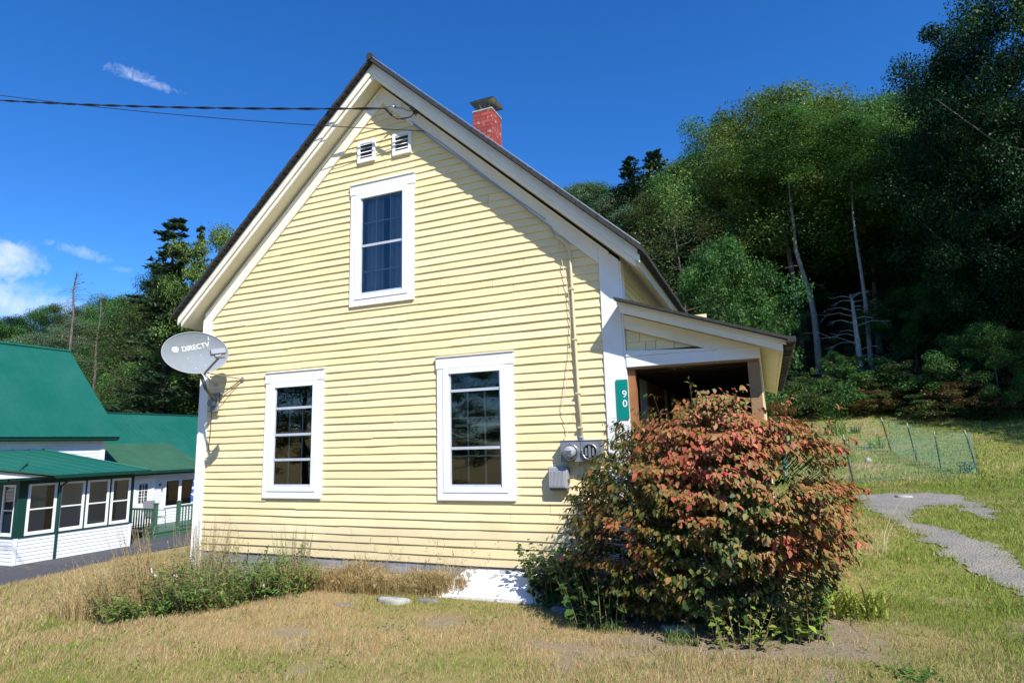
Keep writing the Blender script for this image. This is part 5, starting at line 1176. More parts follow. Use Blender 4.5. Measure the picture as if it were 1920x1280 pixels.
for k, (px, ty, Y, wpx, c, key) in enumerate((
    (1330, 330, 56, 200, MG, 'ash'), (1400, 300, 54, 220, DG, 'oak'), (1480, 330, 53, 220, MG, 'ash'), (1560, 300, 55, 240, DG, 'oak'), (1640, 320, 54, 240, MG, 'ash'), (1720, 300, 52, 240, DG, 'oak'),
    (1790, 320, 50, 240, DG, 'ash'), (1860, 300, 48, 260, DG, 'ash'), (1930, 320, 46, 240, DG, 'oak'), (1420, 430, 50, 170, DG, 'ash'), (1350, 420, 52, 150, MG, 'ash'), (1290, 450, 50, 140, DG, 'ash'), (1720, 420, 46, 190, DG, 'ash'), (1820, 430, 44, 200, DG, 'ash'), (1900, 430, 42, 200, DG, 'ash'),
    (1480, 470, 58, 200, DG, 'oak'), (1590, 450, 58, 200, DG, 'oak'), (1660, 470, 57, 200, DG, 'ash'), (1760, 460, 56, 220, DG, 'ash'), (1850, 440, 54, 240, DG, 'ash'), (1220, 470, 50, 130, MG, 'ash'), (1150, 440, 56, 120, OL, 'ash'))):
    tpx('forest_tree', key, px, ty, Y, wpx, c, 'dark green tree of the crowded second row inside the hillside forest', 'trees packed inside the hillside forest')
for k in range(26):
    a = -0.42+k*0.036; Y = 66+fill.uniform(-4, 8); x = Y*a+fill.uniform(-1, 1)
    tree('forest_tree', ('oak', 'ash', 'oak')[k % 3], x, Y, fill.uniform(14, 17), 9, (DG, MG)[k % 2], 'green tree of the back row high on the hillside, mostly hidden by others', 'trees', None) if False else tree('forest_tree', ('oak', 'ash', 'oak')[k % 3], x, Y, fill.uniform(14, 17), 10, (DG, MG)[k % 2], 'green tree of the back row high on the hillside, mostly hidden by crowns in front', 'tree', 'back row trees on the hillside')
for px, ty, Y, wpx in ((1700, 545, 43, 170), (1775, 500, 41, 170), (1855, 480, 39, 190), (1930, 470, 38, 190), (1455, 560, 44, 110)):
    tpx('understorey_tree', 'low', px, ty, Y, wpx, MG, 'low dark leafy tree under the tall crowns at the forest edge', 'understorey trees at the forest edge')
# unseen trees added outside the frame to the right to throw shade on the lawn edge and the dark wood
for x, y, H in ((30, 27, 21), (33, 33, 22), (36, 26, 23), (26, 31, 17), (21.5, 25, 17), (19.5, 33, 12)):
    tree('oak_tree', 'oak', x, y, H, 11, DG, 'dark tree added out of view beyond the right edge to shade the wood', 'tree', 'added shade trees beyond the right edge')
for x, y, H in ((-14, -30, 10), (-6, -33, 12), (2, -31, 9), (10, -34, 12), (-24, -30, 11), (-34, -26, 12), (20, -32, 11), (-44, -20, 12)):
    tree('oak_tree', 'ash', x, y, H, 10, MG, 'green tree across the road behind the viewer, mirrored in the panes', 'tree', 'trees behind the viewer')
# undergrowth along the forest edge
ug = random.Random(31)
UC = (MG, OL, MG, (0.12, 0.13, 0.035), (0.13, 0.085, 0.03), DG)
for k in range(34):
    px = 1470+k*14.5+ug.uniform(-6, 6); Y = 35.5+ug.uniform(-1.5, 3.5)-(px-1470)*0.006
    p = onY(px, 740, Y); x = float(p[0]); tree('undergrowth_shrub', 'shrub', x, Y, ug.uniform(0.9, 2.2), ug.uniform(3, 4.4), UC[ug.randrange(6)], 'low wild shrub in the undergrowth band along the forest edge', 'shrub', 'undergrowth shrubs along the forest edge')
tpx('young_tree', 'low', 1850, 610, 33, 170, BG, 'small yellow-green sapling at the shaded forest edge on the right', cat='tree')
tpx('young_tree', 'low', 1560, 660, 38, 60, BG, 'small green sapling beside the tall pale trunk')
# bare trunks in front of the dark wood
def trunk_only(name, pxs, Y, r0, m, label, branches=0, seed=1, cat='tree', crown=None):
    pts = [np.array(onY(px, py, Y)) for px, py in pxs]; b0 = pts[0]; gz = g1(b0[0], Y)
    e = empty(name, (b0[0], Y, gz), label, cat); P = [Vector((b0[0], Y, gz-0.3))]+[Vector(p) for p in pts if p[2] > gz+0.3]
    P = [p+Vector((0, 0.05*i*(i % 2), 0)) for i, p in enumerate(P)]
    mb = MB(); n = len(P); mb.tube(P, [r0*(1-0.75*i/(n-1)) for i in range(n)], 10); mb.build('trunk', m, e, True)
    if branches:
        r = random.Random(seed); mb = MB()
        for k in range(branches):
            t = 0.12+0.85*(k+r.random())/branches; j = t*(n-1); i = int(j); a = P[i].lerp(P[min(n-1, i+1)], j-i)
            d = r.choice((-1, 1)); L = r.uniform(0.35, 1)*branch_len*(1.1-0.75*t)
            q = a+Vector((d*L, r.uniform(-1, 1)*L*0.7, r.uniform(-0.25, 0.25)*L)); mid = a.lerp(q, 0.5)+Vector((0, 0, 0.12*L)); mb.tube([a, mid, q], [r0*0.18, r0*0.10, r0*0.03], 5)
            for s_ in range(3):
                u = r.uniform(0.3, 0.9); w0 = mid.lerp(q, u); mb.tube([w0, w0+Vector((d*r.uniform(.1, .4)*L, r.uniform(-.3, .3)*L, r.uniform(-0.35, 0.25)*L))], [r0*0.05, r0*0.02], 4)
        mb.build('branches', m, e, True)
    if crown:
        k, H_, sxy, sz_, col = crown; o = bpy.data.objects.new('crown', PROTO[k][0]); COL.objects.link(o); o.parent = e; o.scale = (sxy, sxy, sz_); o.color = (*col, 1)
        tp = P[-1]; o.location = (tp.x-e.location.x, tp.y-e.location.y, tp.z-e.location.z-0.55*PROTO[k][2]*sz_)
    return e
branch_len = 1.5
trunk_only('bare_trunked_tree', [(1537, 700), (1532, 640), (1526, 590), (1520, 555), (1505, 510), (1493, 470), (1488, 420), (1482, 370), (1478, 320)], 43, 0.22, M_PALEB, 'tree with a tall pale bent trunk, left of the bare trunks at the forest edge', 5, 3, crown=('slim', 0, 0.9, 0.5, BG))
trunk_only('birch_tree', [(1634, 690), (1628, 620), (1622, 560), (1614, 500), (1606, 455), (1600, 400), (1597, 340)], 43, 0.16, M_DEAD, 'birch with a slim pale trunk, right of the bare trunks at the forest edge', 3, 5, crown=('slim', 0, 0.85, 0.5, MG))
branch_len = 3.0
trunk_only('dead_tree', [(1614, 690), (1608, 640), (1603, 600), (1598, 565), (1595, 550)], 39, 0.20, M_DEAD, 'short broken dead tree with bare drooping branches between the pale trunks', 22, 8)
# ---- left side
tpx('spruce_tree', 'pine', 330, 404, 29.5, 380, (0.045, 0.088, 0.038), 'tall dark conifer with long drooping branches left of the yellow house')
tpx('spruce_tree', 'spruce', 378, 420, 42, 110, (0.030, 0.048, 0.018), 'second dark conifer top, just right of the tall drooping one')
tpx('maple_tree', 'ash', 412, 428, 31, 150, YG, 'bright yellow-green tree touching the left roof edge of the yellow house')
tpx('oak_tree', 'ash', 330, 545, 33, 190, OL, 'olive-yellow tree behind the satellite dish')
tpx('oak_tree', 'low', 250, 690, 37, 150, BG, 'bright green low tree above the green barn roof')
tpx('oak_tree', 'ash', 255, 560, 42, 150, MG, 'mid green tree left of the drooping conifer')
tpx('oak_tree', 'ash', 390, 560, 36, 150, (0.13, 0.12, 0.022), 'yellowing tree right behind the left corner of the house')
tpx('willow_tree', 'ash', 62, 628, 52, 110, PG, 'pale silvery tree above the ridge of the white house')
tpx('willow_tree', 'ash', 150, 600, 50, 110, PG, 'pale silvery tree behind the dead conifer')
for k, (px, ty, Y, wpx, c, key) in enumerate((
    (-20, 598, 62, 110, MG, 'oak'), (25, 596, 66, 90, DG, 'oak'), (70, 585, 70, 90, MG, 'ash'), (105, 574, 68, 90, MG, 'oak'), (150, 580, 64, 90, DG, 'ash'), (195, 562, 60, 110, MG, 'oak'), (225, 556, 56, 110, BG, 'ash'), (270, 590, 54, 110, MG, 'oak'), (10, 640, 52, 110, MG, 'ash'), (105, 640, 50, 110, DG, 'ash'), (190, 640, 48, 130, MG, 'ash'), (240, 640, 46, 120, OL, 'ash'), (290, 640, 40, 140, OL, 'ash'), (350, 640, 38, 150, MG, 'ash'), (310, 500, 50, 110, DG, 'oak'), (200, 700, 44, 110, MG, 'low'), (150, 690, 46, 110, DG, 'low'), (290, 700, 37, 110, BG, 'low'), (350, 720, 36, 110, DG, 'low'), (-60, 600, 60, 110, DG, 'oak'), (-100, 610, 56, 120, MG, 'oak'))):
    tpx('wood_tree', key, px, ty, Y, wpx, c, 'green tree in the wooded slope behind the green-roofed white house', 'trees of the wooded slope on the left')
for k in range(16):
    a = -1.95+k*0.085; Y = 62; tree('wood_tree', ('oak', 'ash')[k % 2], Y*a, Y+fill.uniform(-3, 10), 9, 11, (DG, MG)[k % 2], 'distant green tree far back on the left slope, mostly hidden', 'tree', 'far trees on the left slope')
branch_len = 3.4
trunk_only('dead_conifer', [(130, 690), (133, 640), (135, 590), (137, 545), (139, 508)], 34, 0.17, M_BARK, 'tall bare dead conifer rising above the green roof, left of the two', 80, 18)
branch_len = 2.4
trunk_only('dead_conifer', [(178, 690), (181, 640), (186, 590), (190, 545)], 36, 0.13, M_BARK, 'shorter bare dead conifer, right of the two above the green roofs', 44, 19)

# ================================================================== FOREGROUND SHRUB
def leaf3(P, axis_, nrm_, L, W, fold=0.25, curl=0.25):
    """six-point folded leaves: base, two shoulders, two midsides, tip"""
    s = unit(np.cross(axis_, nrm_)); n = len(P); L = L[:, None]; W = W[:, None]; up = unit(np.cross(s, axis_))
    b = P; c1 = P+axis_*L*0.5-up*0*L; tip = P+axis_*L-up*curl*L*0.5
    l1 = P+axis_*L*0.38+s*W*0.5+up*fold*W*0.5; r1 = P+axis_*L*0.38-s*W*0.5+up*fold*W*0.5
    l2 = P+axis_*L*0.72+s*W*0.33+up*(fold*W*0.35-curl*L*0.2); r2 = P+axis_*L*0.72-s*W*0.33+up*(fold*W*0.35-curl*L*0.2)
    mid = P+axis_*L*0.6-up*curl*L*0.12
    V = np.stack([b, l1, l2, tip, r2, r1, mid], 1).reshape(-1, 3); o = (np.arange(n)*7)[:, None]
    F_ = np.concatenate([o+np.array([0, 1, 2, 6]), o+np.array([6, 2, 3, 4]), o+np.array([0, 6, 4, 5])], 0); return V, F_
bc = np.array([-0.585, 5.86, 0.0]); BR = np.random.default_rng(77)
def bush_r(az, el):
    """distance of the leaf surface from the bush's middle (at z = 0.85)"""
    cx_ = np.cos(az)*np.cos(el); cy_ = np.sin(az)*np.cos(el); cz_ = np.sin(el)
    rx = np.where(cx_ > 0, 1.00, 1.12); ry = 0.74; rz_ = np.where(cz_ > 0, 0.93, 0.90)
    r = ((np.abs(cx_)/rx)**3.7+(np.abs(cy_)/ry)**3.7+(np.abs(cz_)/rz_)**3.7)**(-1/3.7)
    return r*(1+0.15*(vnoise(az*2.2+9, el*3.1+5, 3)-0.5)*2*0.8+0.17*(vnoise(az*5+9, el*7+5, 4)-0.5)*2)
bush = empty('autumn_shrub', tuple(bc), 'large rounded shrub turning orange, red and green beside the porch', 'shrub')
nc = 42000; az = BR.uniform(0, 2*pi, nc); el = np.arcsin(BR.uniform(-0.88, 1, nc)); rw_ = bush_r(az, el); kk = (BR.random(nc) < (rw_/1.9)**2.2) & (np.sin(az) < BR.uniform(-0.5, 1.4, nc)); az, el = az[kk][:6400], el[kk][:6400]; nc = len(az); dep_ = np.where(BR.random(nc) < 0.62, BR.uniform(0.90, 1.04, nc), BR.uniform(0.45, 0.9, nc))
rr = bush_r(az, el)*dep_; dirs = np.stack([np.cos(az)*np.cos(el), np.sin(az)*np.cos(el), np.sin(el)], 1)
rr = rr*np.where(BR.random(nc) < 0.08, BR.uniform(1.03, 1.17, nc), 1.0); Cn = bc+np.array([0, 0, 0.86])+dirs*rr[:, None]
lowf = 0.50+0.50*np.clip(Cn[:, 2]/0.85, 0, 1); Cn[:, 1] = bc[1]+(Cn[:, 1]-bc[1])*lowf; Cn[:, 0] = bc[0]+0.12+(Cn[:, 0]-bc[0]-0.12)*(0.75+0.25*np.clip(Cn[:, 2]/0.75, 0, 1)); layer = 0.17; Cn[:, 2] += 0.022*np.sin(Cn[:, 2]*2*pi/layer+5*Cn[:, 0]+4*vnoise(Cn[:, 0]*2+9, Cn[:, 2]*2+4)) 
ok = (Cn[:, 2] > 0.10+0.10*BR.random(nc)) & ((Cn[:, 1] < 6.38) | (Cn[:, 0] > -1.30)) & ((dep_ > 0.88) | (BR.random(nc) < 0.5))
ok &= Cn[:, 0]*5.8/Cn[:, 1] > -1.88+0.46*np.clip((Cn[:, 2]-1.08)/0.45, 0, 1)+0.05*BR.normal(size=nc)
ok &= ~((Cn[:, 2] < 0.55) & (BR.random(nc) < 0.60))
ok &= ~((vnoise(Cn[:, 0]*5.5+40, Cn[:, 2]*8.5+11, 9) < 0.33) & (BR.random(nc) < 0.85))
Cn = Cn[ok]; dirs = dirs[ok]; dep_ = dep_[ok]
Ps = []; Ax = []; Nm = []; Co = []; Ls = []
n_lv = 0
for c, d, dp in zip(Cn, dirs, dep_):
    m = BR.integers(6, 11); out = unit(np.array([d[0], d[1], 0.15])); sd_ = np.array([-out[1], out[0], 0])
    inner = dp < 0.88
    # the twig: leaves in pairs hanging from it, twig runs along the surface
    tw_ = unit(sd_*BR.normal()+out*0.6+np.array([0, 0, 0.1*BR.normal()])); u = (np.arange(m)/m-0.5)*0.17
    p = c+tw_*u[:, None]+BR.normal(size=(m, 3))*0.012
    lat = sd_*np.where(np.arange(m) % 2, 1, -1)[:, None]*BR.uniform(0.1, 0.8, (m, 1))
    ax = unit(lat+out*BR.uniform(0.15, 0.9, (m, 1))+np.array([0, 0, -1.0])*BR.uniform(0.25, 1.25, (m, 1)) if not inner else BR.normal(size=(m, 3))+np.array([0, 0, -0.5]))
    nr = unit(out+np.array([0, 0, 0.9])+0.35*BR.normal(size=(m, 3)))
    # colour: red-pink to the upper right, orange-brown over most, olive green at the top, dark green inside to paint the interior's shade
    px_ = (c[0]-bc[0])/1.35; pz_ = c[2]/1.9; k = float(vnoise(np.array([c[0]*3.1+30]), np.array([c[2]*3.1+7]), 6)[0])
    redness = 0.50+0.48*px_*max(0, pz_-0.2)+0.75*(k-0.5)-0.34*max(0, pz_-0.84)*4*(1 if px_ < 0.35 else 0.3)-0.9*max(0, 0.32-pz_)
    if inner: redness -= 0.55
    g_ = BR.random(m); rd = redness+0.22*BR.normal(size=m)
    green = np.array([0.050, 0.09, 0.020]); olive = np.array([0.17, 0.16, 0.038]); orange = np.array([0.35, 0.150, 0.050]); red = np.array([0.44, 0.10, 0.065]); pink = np.array([0.62, 0.045, 0.085])
    stops = [green, olive, orange, red]; q = np.clip(rd, 0, 0.999)*3; i0 = q.astype(int); f_ = (q-i0)[:, None]; S = np.array(stops)
    colr = S[i0]*(1-f_)+S[np.minimum(i0+1, 3)]*f_; colr = np.where((BR.random(m) < 0.012)[:, None] & (rd > 0.62)[:, None], pink, colr)*BR.uniform(0.7, 1.25, (m, 1))
    Ps.append(p); Ax.append(ax); Nm.append(nr); Co.append(colr); Ls.append(BR.uniform(0.030, 0.072, m)*BR.uniform(0.8, 1.12))
Ps = np.concatenate(Ps); Ax = np.concatenate(Ax); Nm = np.concatenate(Nm); Co = np.concatenate(Co); Ls = np.concatenate(Ls)
kp = (Ps[:, 1] < 6.44) | (Ps[:, 0] > -1.33); Ps, Ax, Nm, Co, Ls = Ps[kp], Ax[kp], Nm[kp], Co[kp], Ls[kp]
V, F_ = leaf3(Ps, Ax, Nm, Ls, Ls*BR.uniform(0.5, 0.68, len(Ls)))
o = npmesh('foliage', V-bc, F_, np.repeat(Co, 7, 0), M_BUSHLEAF, bush); o.color = (1, 1, 1, 1)
mb = MB(); rb = random.Random(5)
for k in range(70):
    a = rb.uniform(0, 2*pi); x0, y0 = bc[0]+rb.uniform(-0.5, 0.5), bc[1]+rb.uniform(-0.1, 0.35); i = rb.randrange(len(Cn)); e_ = Cn[i]
    s0 = Vector((x0, y0, g1(x0, y0)-0.03)); q = Vector(e_); mid = s0.lerp(q, 0.5)+Vector((0, 0, 0.22)); mb.tube([s0, s0.lerp(mid, 0.5)+Vector((rb.uniform(-.03, .03), 0, 0.08)), mid, q], [0.013, 0.010, 0.007, 0.002], 5, False)
for i in range(0, len(Cn), 3):
    c = Cn[i]; inw = c-dirs[i]*0.28+np.array([0, 0, -0.06]); mb.tube([inw, c], [0.0035, 0.0018], 4, False)
mb.build('branches', M_STEM, bush)

# ================================================================== SMALL PLANTS
def leafy(name, x, y, h, w_, nst, nleaf, L, cols, label, seed, cat='plant', broad=0.5, group=None, lean=(0, 0), stemm=None, spread=0.9):
    r = np.random.default_rng(seed); z0 = g1(x, y); e = empty(name, (x, y, z0), label, cat, group); mb = MB(); P = []; A_ = []; N_ = []; C_ = []; LL = []
    for s_ in range(nst):
        a = r.uniform(0, 2*pi); q = r.random()**0.6; bx, by = x+q*w_*0.35*cos(a), y+q*w_*0.35*sin(a); hh = h*r.uniform(0.55, 1.05)
        tip = Vector((bx+cos(a)*w_*0.3*spread*r.random()+lean[0]*hh, by+sin(a)*w_*0.3*spread*r.random()+lean[1]*hh, z0+hh)); b0 = Vector((bx, by, g1(bx, by)-0.02)); mid = b0.lerp(tip, 0.55)+Vector((0, 0, 0.06*hh))
        mb.tube([b0, mid, tip], [0.0035, 0.003, 0.0012], 4, False); cc = np.array(cols[r.integers(len(cols))])
        for k in range(nleaf):
            t = 0.12+0.88*(k+r.random())/nleaf; p = b0.lerp(mid, t*2) if t < 0.5 else mid.lerp(tip, t*2-1); aa = r.uniform(0, 2*pi)
            P.append(p); A_.append((cos(aa), sin(aa), r.uniform(-0.5, 0.5))); N_.append((0.3*r.normal(), 0.3*r.normal(), 1)); C_.append(cc*r.uniform(0.6, 1.35)); LL.append(L*r.uniform(0.5, 1.2)*(1.15-0.6*t))
    P, A_, N_, C_, LL = map(np.array, (P, A_, N_, C_, LL)); V, F_ = leaf3(P, unit(A_), unit(N_), LL, LL*broad)
    o = npmesh('foliage', V-np.array([x, y, z0]), F_, np.repeat(C_, 7, 0), M_BUSHLEAF, e); o.color = (1, 1, 1, 1); mb.build('stems', stemm or M_GSTEM, e); return e
def grassy(name, x, y, h, w_, n, cols, label, seed, cat='plant', wid=0.006, lean=(0, 0), heads=0.0, arch=0.5, group=None, kind=None):
    r = np.random.default_rng(seed); z0 = g1(x, y); V = []; F_ = []; C_ = []; k0 = 0; S = 5
    for i in range(n):
        a = r.uniform(0, 2*pi); q = math.sqrt(r.random()); bx, by = x+q*w_[0]*cos(a), y+q*w_[1]*sin(a); H = h*r.uniform(0.35, 1.1)*(0.45+0.95*float(vnoise(np.array([bx*2.3]), np.array([by*3.0]), 12)[0])); a2 = r.uniform(0, 2*pi); ar = arch*H*r.uniform(0.2, 1.1)
        d = np.array([cos(a2)*ar+lean[0]*H, sin(a2)*ar+lean[1]*H]); s_ = np.array([-sin(a2), cos(a2), 0])*wid*r.uniform(0.6, 1.2)*0.5; c = np.array(cols[r.integers(len(cols))])*r.uniform(0.65, 1.3); gz = g1(bx, by)-0.01
        for j in range(S):
            t = j/(S-1); p = np.array([bx+d[0]*t*t, by+d[1]*t*t, gz+H*(t-0.28*arch*t*t*t)]); f = (1-t**2.2)*1.0+0.06; V += [p-s_*f, p+s_*f]; C_ += [c, c]
        F_ += [(k0+2*j, k0+2*j+1, k0+2*j+3, k0+2*j+2) for j in range(S-1)]; k0 += 2*S
        if r.random() < heads:
            for m in range(9):
                q = p+np.array([r.normal()*0.012, r.normal()*0.012, -m*0.014*H*1.2]); dd = unit(r.normal(size=3))*0.011; e_ = np.array([0, 0, 0.017]); V += [q-dd*0.4, q+dd, q+e_, q-dd*0.2+e_*0.6]; C_ += [c*0.9]*4; F_.append((k0, k0+1, k0+2, k0+3)); k0 += 4
    V = np.array(V); F_ = np.array(F_); C_ = np.array(C_).clip(0.01, 0.8)
    if kind: o = npmesh(name, V, F_, C_, M_BLADE); tag(o, label, cat, group, kind)
    else: o = npmesh(name, V-np.array([x, y, z0]), F_, C_, M_BLADE); o.location = (x, y, z0); tag(o, label, cat, group)
    o.color = (1, 1, 1, 1); return o
TAN = (0.47, 0.36, 0.17); STR = (0.56, 0.45, 0.24); BRN = (0.34, 0.20, 0.08); GRN = (0.10, 0.20, 0.035); GR2 = (0.17, 0.25, 0.05); LIM = (0.30, 0.36, 0.05)
grassy('tall_dry_grass', -4.5, 6.17, 0.36, (1.35, 0.26), 6500, [TAN, STR, (0.38, 0.27, 0.11), (0.33, 0.22, 0.08)], 'tall tan dry grass along the grey foundation under the gable wall', 1, 'grass', 0.0045, (0.05, -0.1), 0.06, 0.75, kind='stuff')
grassy('dry_grass_stalks', -4.4, 6.28, 0.62, (1.7, 0.14), 130, [STR, TAN], 'thin tall grass stalks standing against the yellow siding', 2, 'grass', 0.003, (0.1, 0), 0.5, 0.45, kind='stuff')
grassy('dry_grass_clump', -3.75, 6.15, 0.34, (0.35, 0.2), 900, [TAN, STR, (0.3, 0.28, 0.08)], 'tan grass tuft directly left of the white cellar hatch', 12, 'grass', 0.0045, (0.0, 0), 0.1, 0.8)
leafy('green_weed', -6.15, 5.75, 0.60, 1.9, 190, 18, 0.095, [GRN, GR2, (0.05, 0.11, 0.02)], 'sprawling green leafy weeds in front of the left house corner', 3, broad=0.3, lean=(0.15, -0.15))
leafy('green_weed', -5.45, 5.85, 0.44, 1.2, 100, 16, 0.085, [GRN, GR2], 'low green weeds between the left corner weeds and the tall dry grass', 4, broad=0.28)
leafy('green_weed', -6.75, 5.25, 0.32, 1.1, 80, 14, 0.09, [GRN, GR2], 'low green weeds beside the grey flat stone at the left', 5, broad=0.45)
leafy('seeding_weed', -6.95, 6.05, 1.0, 0.8, 85, 26, 0.05, [(0.32, 0.29, 0.13), (0.42, 0.36, 0.19), (0.20, 0.23, 0.08)], 'tall grey-green seeding weed growing up the left corner board', 6, broad=0.22)
leafy('seeding_weed', -5.62, 6.25, 0.75, 0.5, 30, 22, 0.045, [(0.36, 0.33, 0.16), (0.24, 0.26, 0.10)], 'tall seeding weed right of the grey foundation boards', 7, broad=0.22)
leafy('brown_weed', -7.45, 5.65, 1.05, 0.6, 34, 46, 0.05, [BRN, (0.33, 0.18, 0.06)], 'tall rusty brown weed leaning left of the yellow house', 8, broad=0.25, lean=(-0.40, 0))
leafy('yellowing_weed', -7.2, 5.35, 0.62, 1.3, 110, 18, 0.06, [(0.25, 0.20, 0.05), (0.20, 0.19, 0.045), (0.30, 0.20, 0.07)], 'yellowing weeds between the brown weed and the green weeds', 9, broad=0.3, lean=(-0.15, 0))
grassy('dry_grass_clump', -7.75, 5.5, 0.72, (0.75, 0.5), 1900, [STR, TAN, (0.40, 0.28, 0.12)], 'tall pale straw-coloured grass clump at the far left of the weeds', 10, 'grass', 0.005, (-0.40, 0.05), 0.2, 0.7)
grassy('dry_grass_clump', -6.9, 5.9, 0.85, (0.8, 0.3), 260, [STR, TAN, BRN], 'scattered tall stalks rising out of the green weeds', 11, 'grass', 0.004, (-0.1, 0), 0.5, 0.6)
leafy('dark_leafy_plant', -2.08, 6.20, 0.58, 0.85, 60, 12, 0.12, [(0.035, 0.085, 0.015), (0.05, 0.11, 0.02)], 'dark green broad-leaved plant between the hatch and the shrub', 13, broad=0.75)
leafy('dark_leafy_plant', -1.55, 5.72, 0.50, 0.9, 60, 12, 0.10, [(0.03, 0.07, 0.014), (0.04, 0.09, 0.018)], 'dark leafy plant under the left side of the autumn shrub', 14, broad=0.7)
leafy('grape_leaved_plant', 0.10, 5.72, 0.42, 0.6, 26, 8, 0.10, [(0.13, 0.24, 0.03), (0.20, 0.27, 0.05)], 'bright green leaves low under the right side of the autumn shrub', 15, broad=0.75)
leafy('grape_leaved_plant', -0.35, 5.38, 0.34, 0.6, 20, 8, 0.07, [(0.16, 0.24, 0.04), (0.26, 0.28, 0.06)], 'yellow-green leaves hanging low at the front of the autumn shrub', 16, broad=0.7)
grassy('daylily_clump', 0.52, 6.55, 0.55, (0.30, 0.3), 210, [LIM, (0.22, 0.30, 0.05), (0.38, 0.38, 0.10)], 'arching yellow-green daylily leaves right of the autumn shrub', 17, 'plant', 0.018, (0.15, -0.1), 0, 1.3)
grassy('grass_tuft', -0.80, 5.28, 0.16, (0.14, 0.08), 110, [GR2, (0.15, 0.2, 0.06)], 'fresh green grass tuft in front of the autumn shrub', 18, 'grass', 0.006, (0, 0), 0, 0.9)
grassy('grass_tuft', -1.55, 5.42, 0.17, (0.3, 0.08), 150, [(0.10, 0.16, 0.06), (0.07, 0.13, 0.03)], 'green grass tuft in the shade at the left foot of the shrub', 19, 'grass', 0.006, (0, 0), 0, 0.9)
grassy('grass_tuft', -2.05, 6.0, 0.2, (0.25, 0.08), 150, [(0.10, 0.17, 0.04)], 'green grass tuft at the right end of the cellar hatch', 20, 'grass', 0.006, (0, 0), 0, 0.9)
q = onG(1725, 1272); leafy('dandelion_rosette', q[0], q[1], 0.05, 0.32, 16, 5, 0.085, [(0.05, 0.16, 0.02)], 'bright green weed rosette at the bottom right of the lawn', 21, broad=0.3)
q = onG(1560, 815); grassy('daylily_clump', q[0]+0.2, q[1], 0.9, (0.35, 0.35), 120, [LIM, (0.20, 0.27, 0.05)], 'spiky grass clump behind the left end of the wire fence', 22, 'plant', 0.035, (0, 0), 0, 1.0)
q = onG(1605, 812); grassy('daylily_clump', q[0], q[1], 0.55, (0.2, 0.2), 60, [(0.12, 0.2, 0.04)], 'smaller grass clump beside the spiky one behind the fence', 23, 'plant', 0.03, (0, 0), 0, 1.0)
q = onG(1655, 840); grassy('daylily_clump', q[0]-0.2, q[1], 0.6, (0.25, 0.2), 60, [LIM], 'yellowish grass clump inside the wire enclosure', 24, 'plant', 0.03, (0, 0), 0, 1.0)
grassy('reed_stalks', 1.12, 9.2, 0.85, (0.2, 0.25), 16, [(0.62, 0.55, 0.36)], 'pale dry stalks poking out right of the autumn shrub', 25, 'plant', 0.007, (0.45, 0), 0.0, 0.2)
def flower(px, py, y, label):
    p = onY(px, py, y); mb = MB(); r = random.Random(px)
    for k in range(3):
        c = Vector(p)+Vector((r.uniform(-.02, .02), 0, r.uniform(-.02, .02)))
        for j in range(6):
            a = j*pi/3; d = Vector((cos(a)*0.016, -0.004, sin(a)*0.016)); s_ = Vector((-sin(a)*0.006, 0, cos(a)*0.006)); mb.add([c, c+d*0.6+s_, c+d, c+d*0.6-s_], [(0, 1, 2, 3)])
    fl = tag(mb.build('wild_flower', M_PINK), label, 'flower'); mb = MB(); mb.tube([tuple(p), (p[0]+0.02, p[1]+0.05, g1(p[0], p[1]))], 0.0012, 4); o = mb.build('stem', M_GSTEM, None); o.parent = fl
flower(378, 1104, 5.25, 'white flower low in the middle of the green weeds')
flower(285, 1068, 5.15, 'white flower in the brown weeds, upper of the left two')
flower(292, 1080, 5.1, 'white flower in the brown weeds, lower of the left two')
flower(330, 1078, 5.2, 'white flower between the brown and the green weeds')
flower(493, 1096, 5.5, 'white flower at the right end of the green weeds')
# stones
def stone(px, py, w_, d_, h, m, label, seed, lift=0.0):
    x, y = onG(px, py); r = random.Random(seed); mb = MB(); n = 14; z = g1(x, y)+lift; rings = []
    offs = [r.uniform(0.8, 1.12) for _ in range(n)]
    for f, zz_ in ((1.0, -0.05), (1.02, h*0.5), (0.93, h*0.92), (0.5, h), (0.02, h)):
        rings += [(x+w_*f*offs[k]*cos(2*pi*k/n), y+d_*f*offs[k]*sin(2*pi*k/n), z+zz_+r.uniform(-.004, .004)) for k in range(n)]
    mb.add(rings, [(j*n+k, j*n+(k+1) % n, (j+1)*n+(k+1) % n, (j+1)*n+k) for j in range(4) for k in range(n)]); tag(mb.build('flat_stone', m, None, True), label, 'stone')
stone(738, 1132, 0.20, 0.07, 0.05, M_STONE, 'pale flat stone in the grass in front of the foundation', 1)
stone(800, 1130, 0.12, 0.05, 0.03, M_STONED, 'grey stone right beside the pale flat stone', 2)
stone(315, 1134, 0.24, 0.09, 0.03, M_STONED, 'grey flat stone at the front of the left weeds', 3)
stone(648, 1136, 0.14, 0.05, 0.02, M_STONED, 'small grey stone left of the pale flat stone', 4)
stone(1462, 1160, 0.16, 0.08, 0.03, M_STONED, 'flat grey stone at the right front of the shrub', 5)
stone(1270, 1182, 0.14, 0.07, 0.03, M_STONE, 'pale stone in the shade in front of the shrub', 6)
stone(1070, 1150, 0.20, 0.08, 0.05, M_STONED, 'rounded stone in the shade left of the shrub', 7)
stone(1695, 933, 0.16, 0.12, 0.05, M_STONE, 'white stone lying on the gravel path', 8)

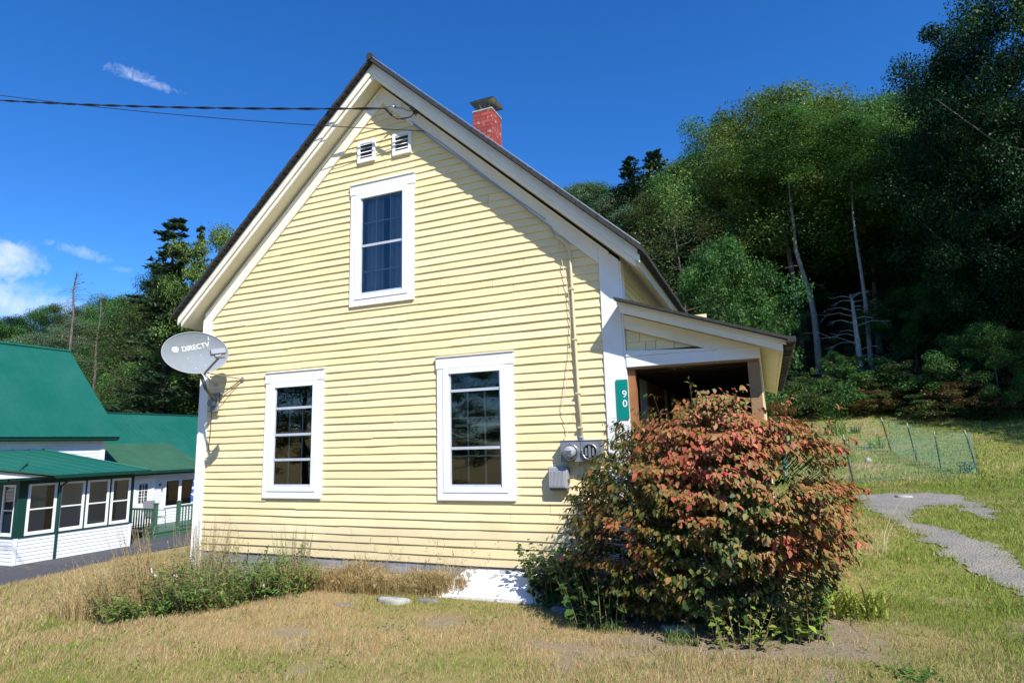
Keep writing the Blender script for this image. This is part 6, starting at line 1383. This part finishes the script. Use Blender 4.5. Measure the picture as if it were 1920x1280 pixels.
# ================================================================== WIRE FENCE
wf = empty('wire_fence', (2.0, 17.5, 0.4), 'green wire mesh fence on thin metal posts enclosing a patch of lawn', 'fence')
def gp3(px, py): x, y = onG(px, py); return Vector((x, y, g1(x, y)))
PA = gp3(1601, 906); PB = gp3(1836, 891); PC = gp3(1765, 878); PD = gp3(1720, 864); PE = gp3(1672, 846)
PA0 = PA+Vector((-1.6, 0.5, 0)); PA0.z = g1(PA0.x, PA0.y)
PF = Vector((PA0.x+0.4, PE.y+0.3, 0)); PF.z = g1(PF.x, PF.y)
FH = 1.12
for p, h_, lx_ in ((PA, 1.22, -0.12), (PB, 1.18, -0.18), (PC, 1.05, -0.06), (PD, 1.2, -0.15), (PE, 1.2, -0.2), (PA0, 1.1, 0), (PF, 1.1, 0)):
    mb = MB(); mb.tube([p-Vector((0, 0, 0.1)), p+Vector((lx_, 0, h_))], 0.020, 6); po = mb.build('post', M_POSTM, wf)
    mb = MB(); mb.tube([p+Vector((lx_*0.9, 0, h_*0.9)), p+Vector((lx_*1.01, 0, h_*1.015))], 0.021, 6); q = mb.build('post_tip', M_TIP, None); q.parent = po
for a, c in ((PA0, PA), (PA, PB), (PB, PC), (PC, PD), (PD, PE), (PE, PF), (PF, PA0)):
    mb = MB(); L_ = (c-a).length; n = int(L_/0.075); rw = 0.0030
    for k in range(n+1):
        t = k/n; x, y = a.x+(c.x-a.x)*t, a.y+(c.y-a.y)*t; z = g1(x, y); mb.box(x-rw, x+rw, y-rw, y+rw, z, z+FH-0.03*sin(t*pi))
    for j in range(12):
        pts = [(a.x+(c.x-a.x)*t, a.y+(c.y-a.y)*t, g1(a.x+(c.x-a.x)*t, a.y+(c.y-a.y)*t)+0.04+(FH-0.05)*j/11-0.03*sin(t*pi)*j/11) for t in np.linspace(0, 1, 9)]; mb.tube(pts, 0.0032, 4, False)
    mb.build('wire_mesh', M_WIRE, wf)
q = onG(1816, 886); mb = MB()
tangle = [(q[0]+0.22*cos(a_)*(0.6+0.4*sin(3*a_)), q[1]+0.12*sin(a_*1.3), g1(*q)+0.16+0.13*sin(a_*2.1)) for a_ in np.linspace(0, 20, 90)]
mb.tube(tangle, 0.010, 5, False); tag(mb.build('coiled_wire', M_POSTM), 'dark tangle of leftover wire at the right fence corner', 'wire')
q = onG(1628, 866); mb = MB(); 
for k, (dx, dz_, r_) in enumerate(((0, 0.06, 0.09),)):
    mb.tube([(q[0], q[1], g1(*q)-0.02), (q[0], q[1], g1(*q)+0.05), (q[0]+0.01, q[1], g1(*q)+0.12), (q[0], q[1], g1(*q)+0.15)], [0.10, 0.11, 0.07, 0.01], 10)
tag(mb.build('small_rock', M_STONE, None, True), 'small pale rock on the lawn inside the wire fence', 'stone')
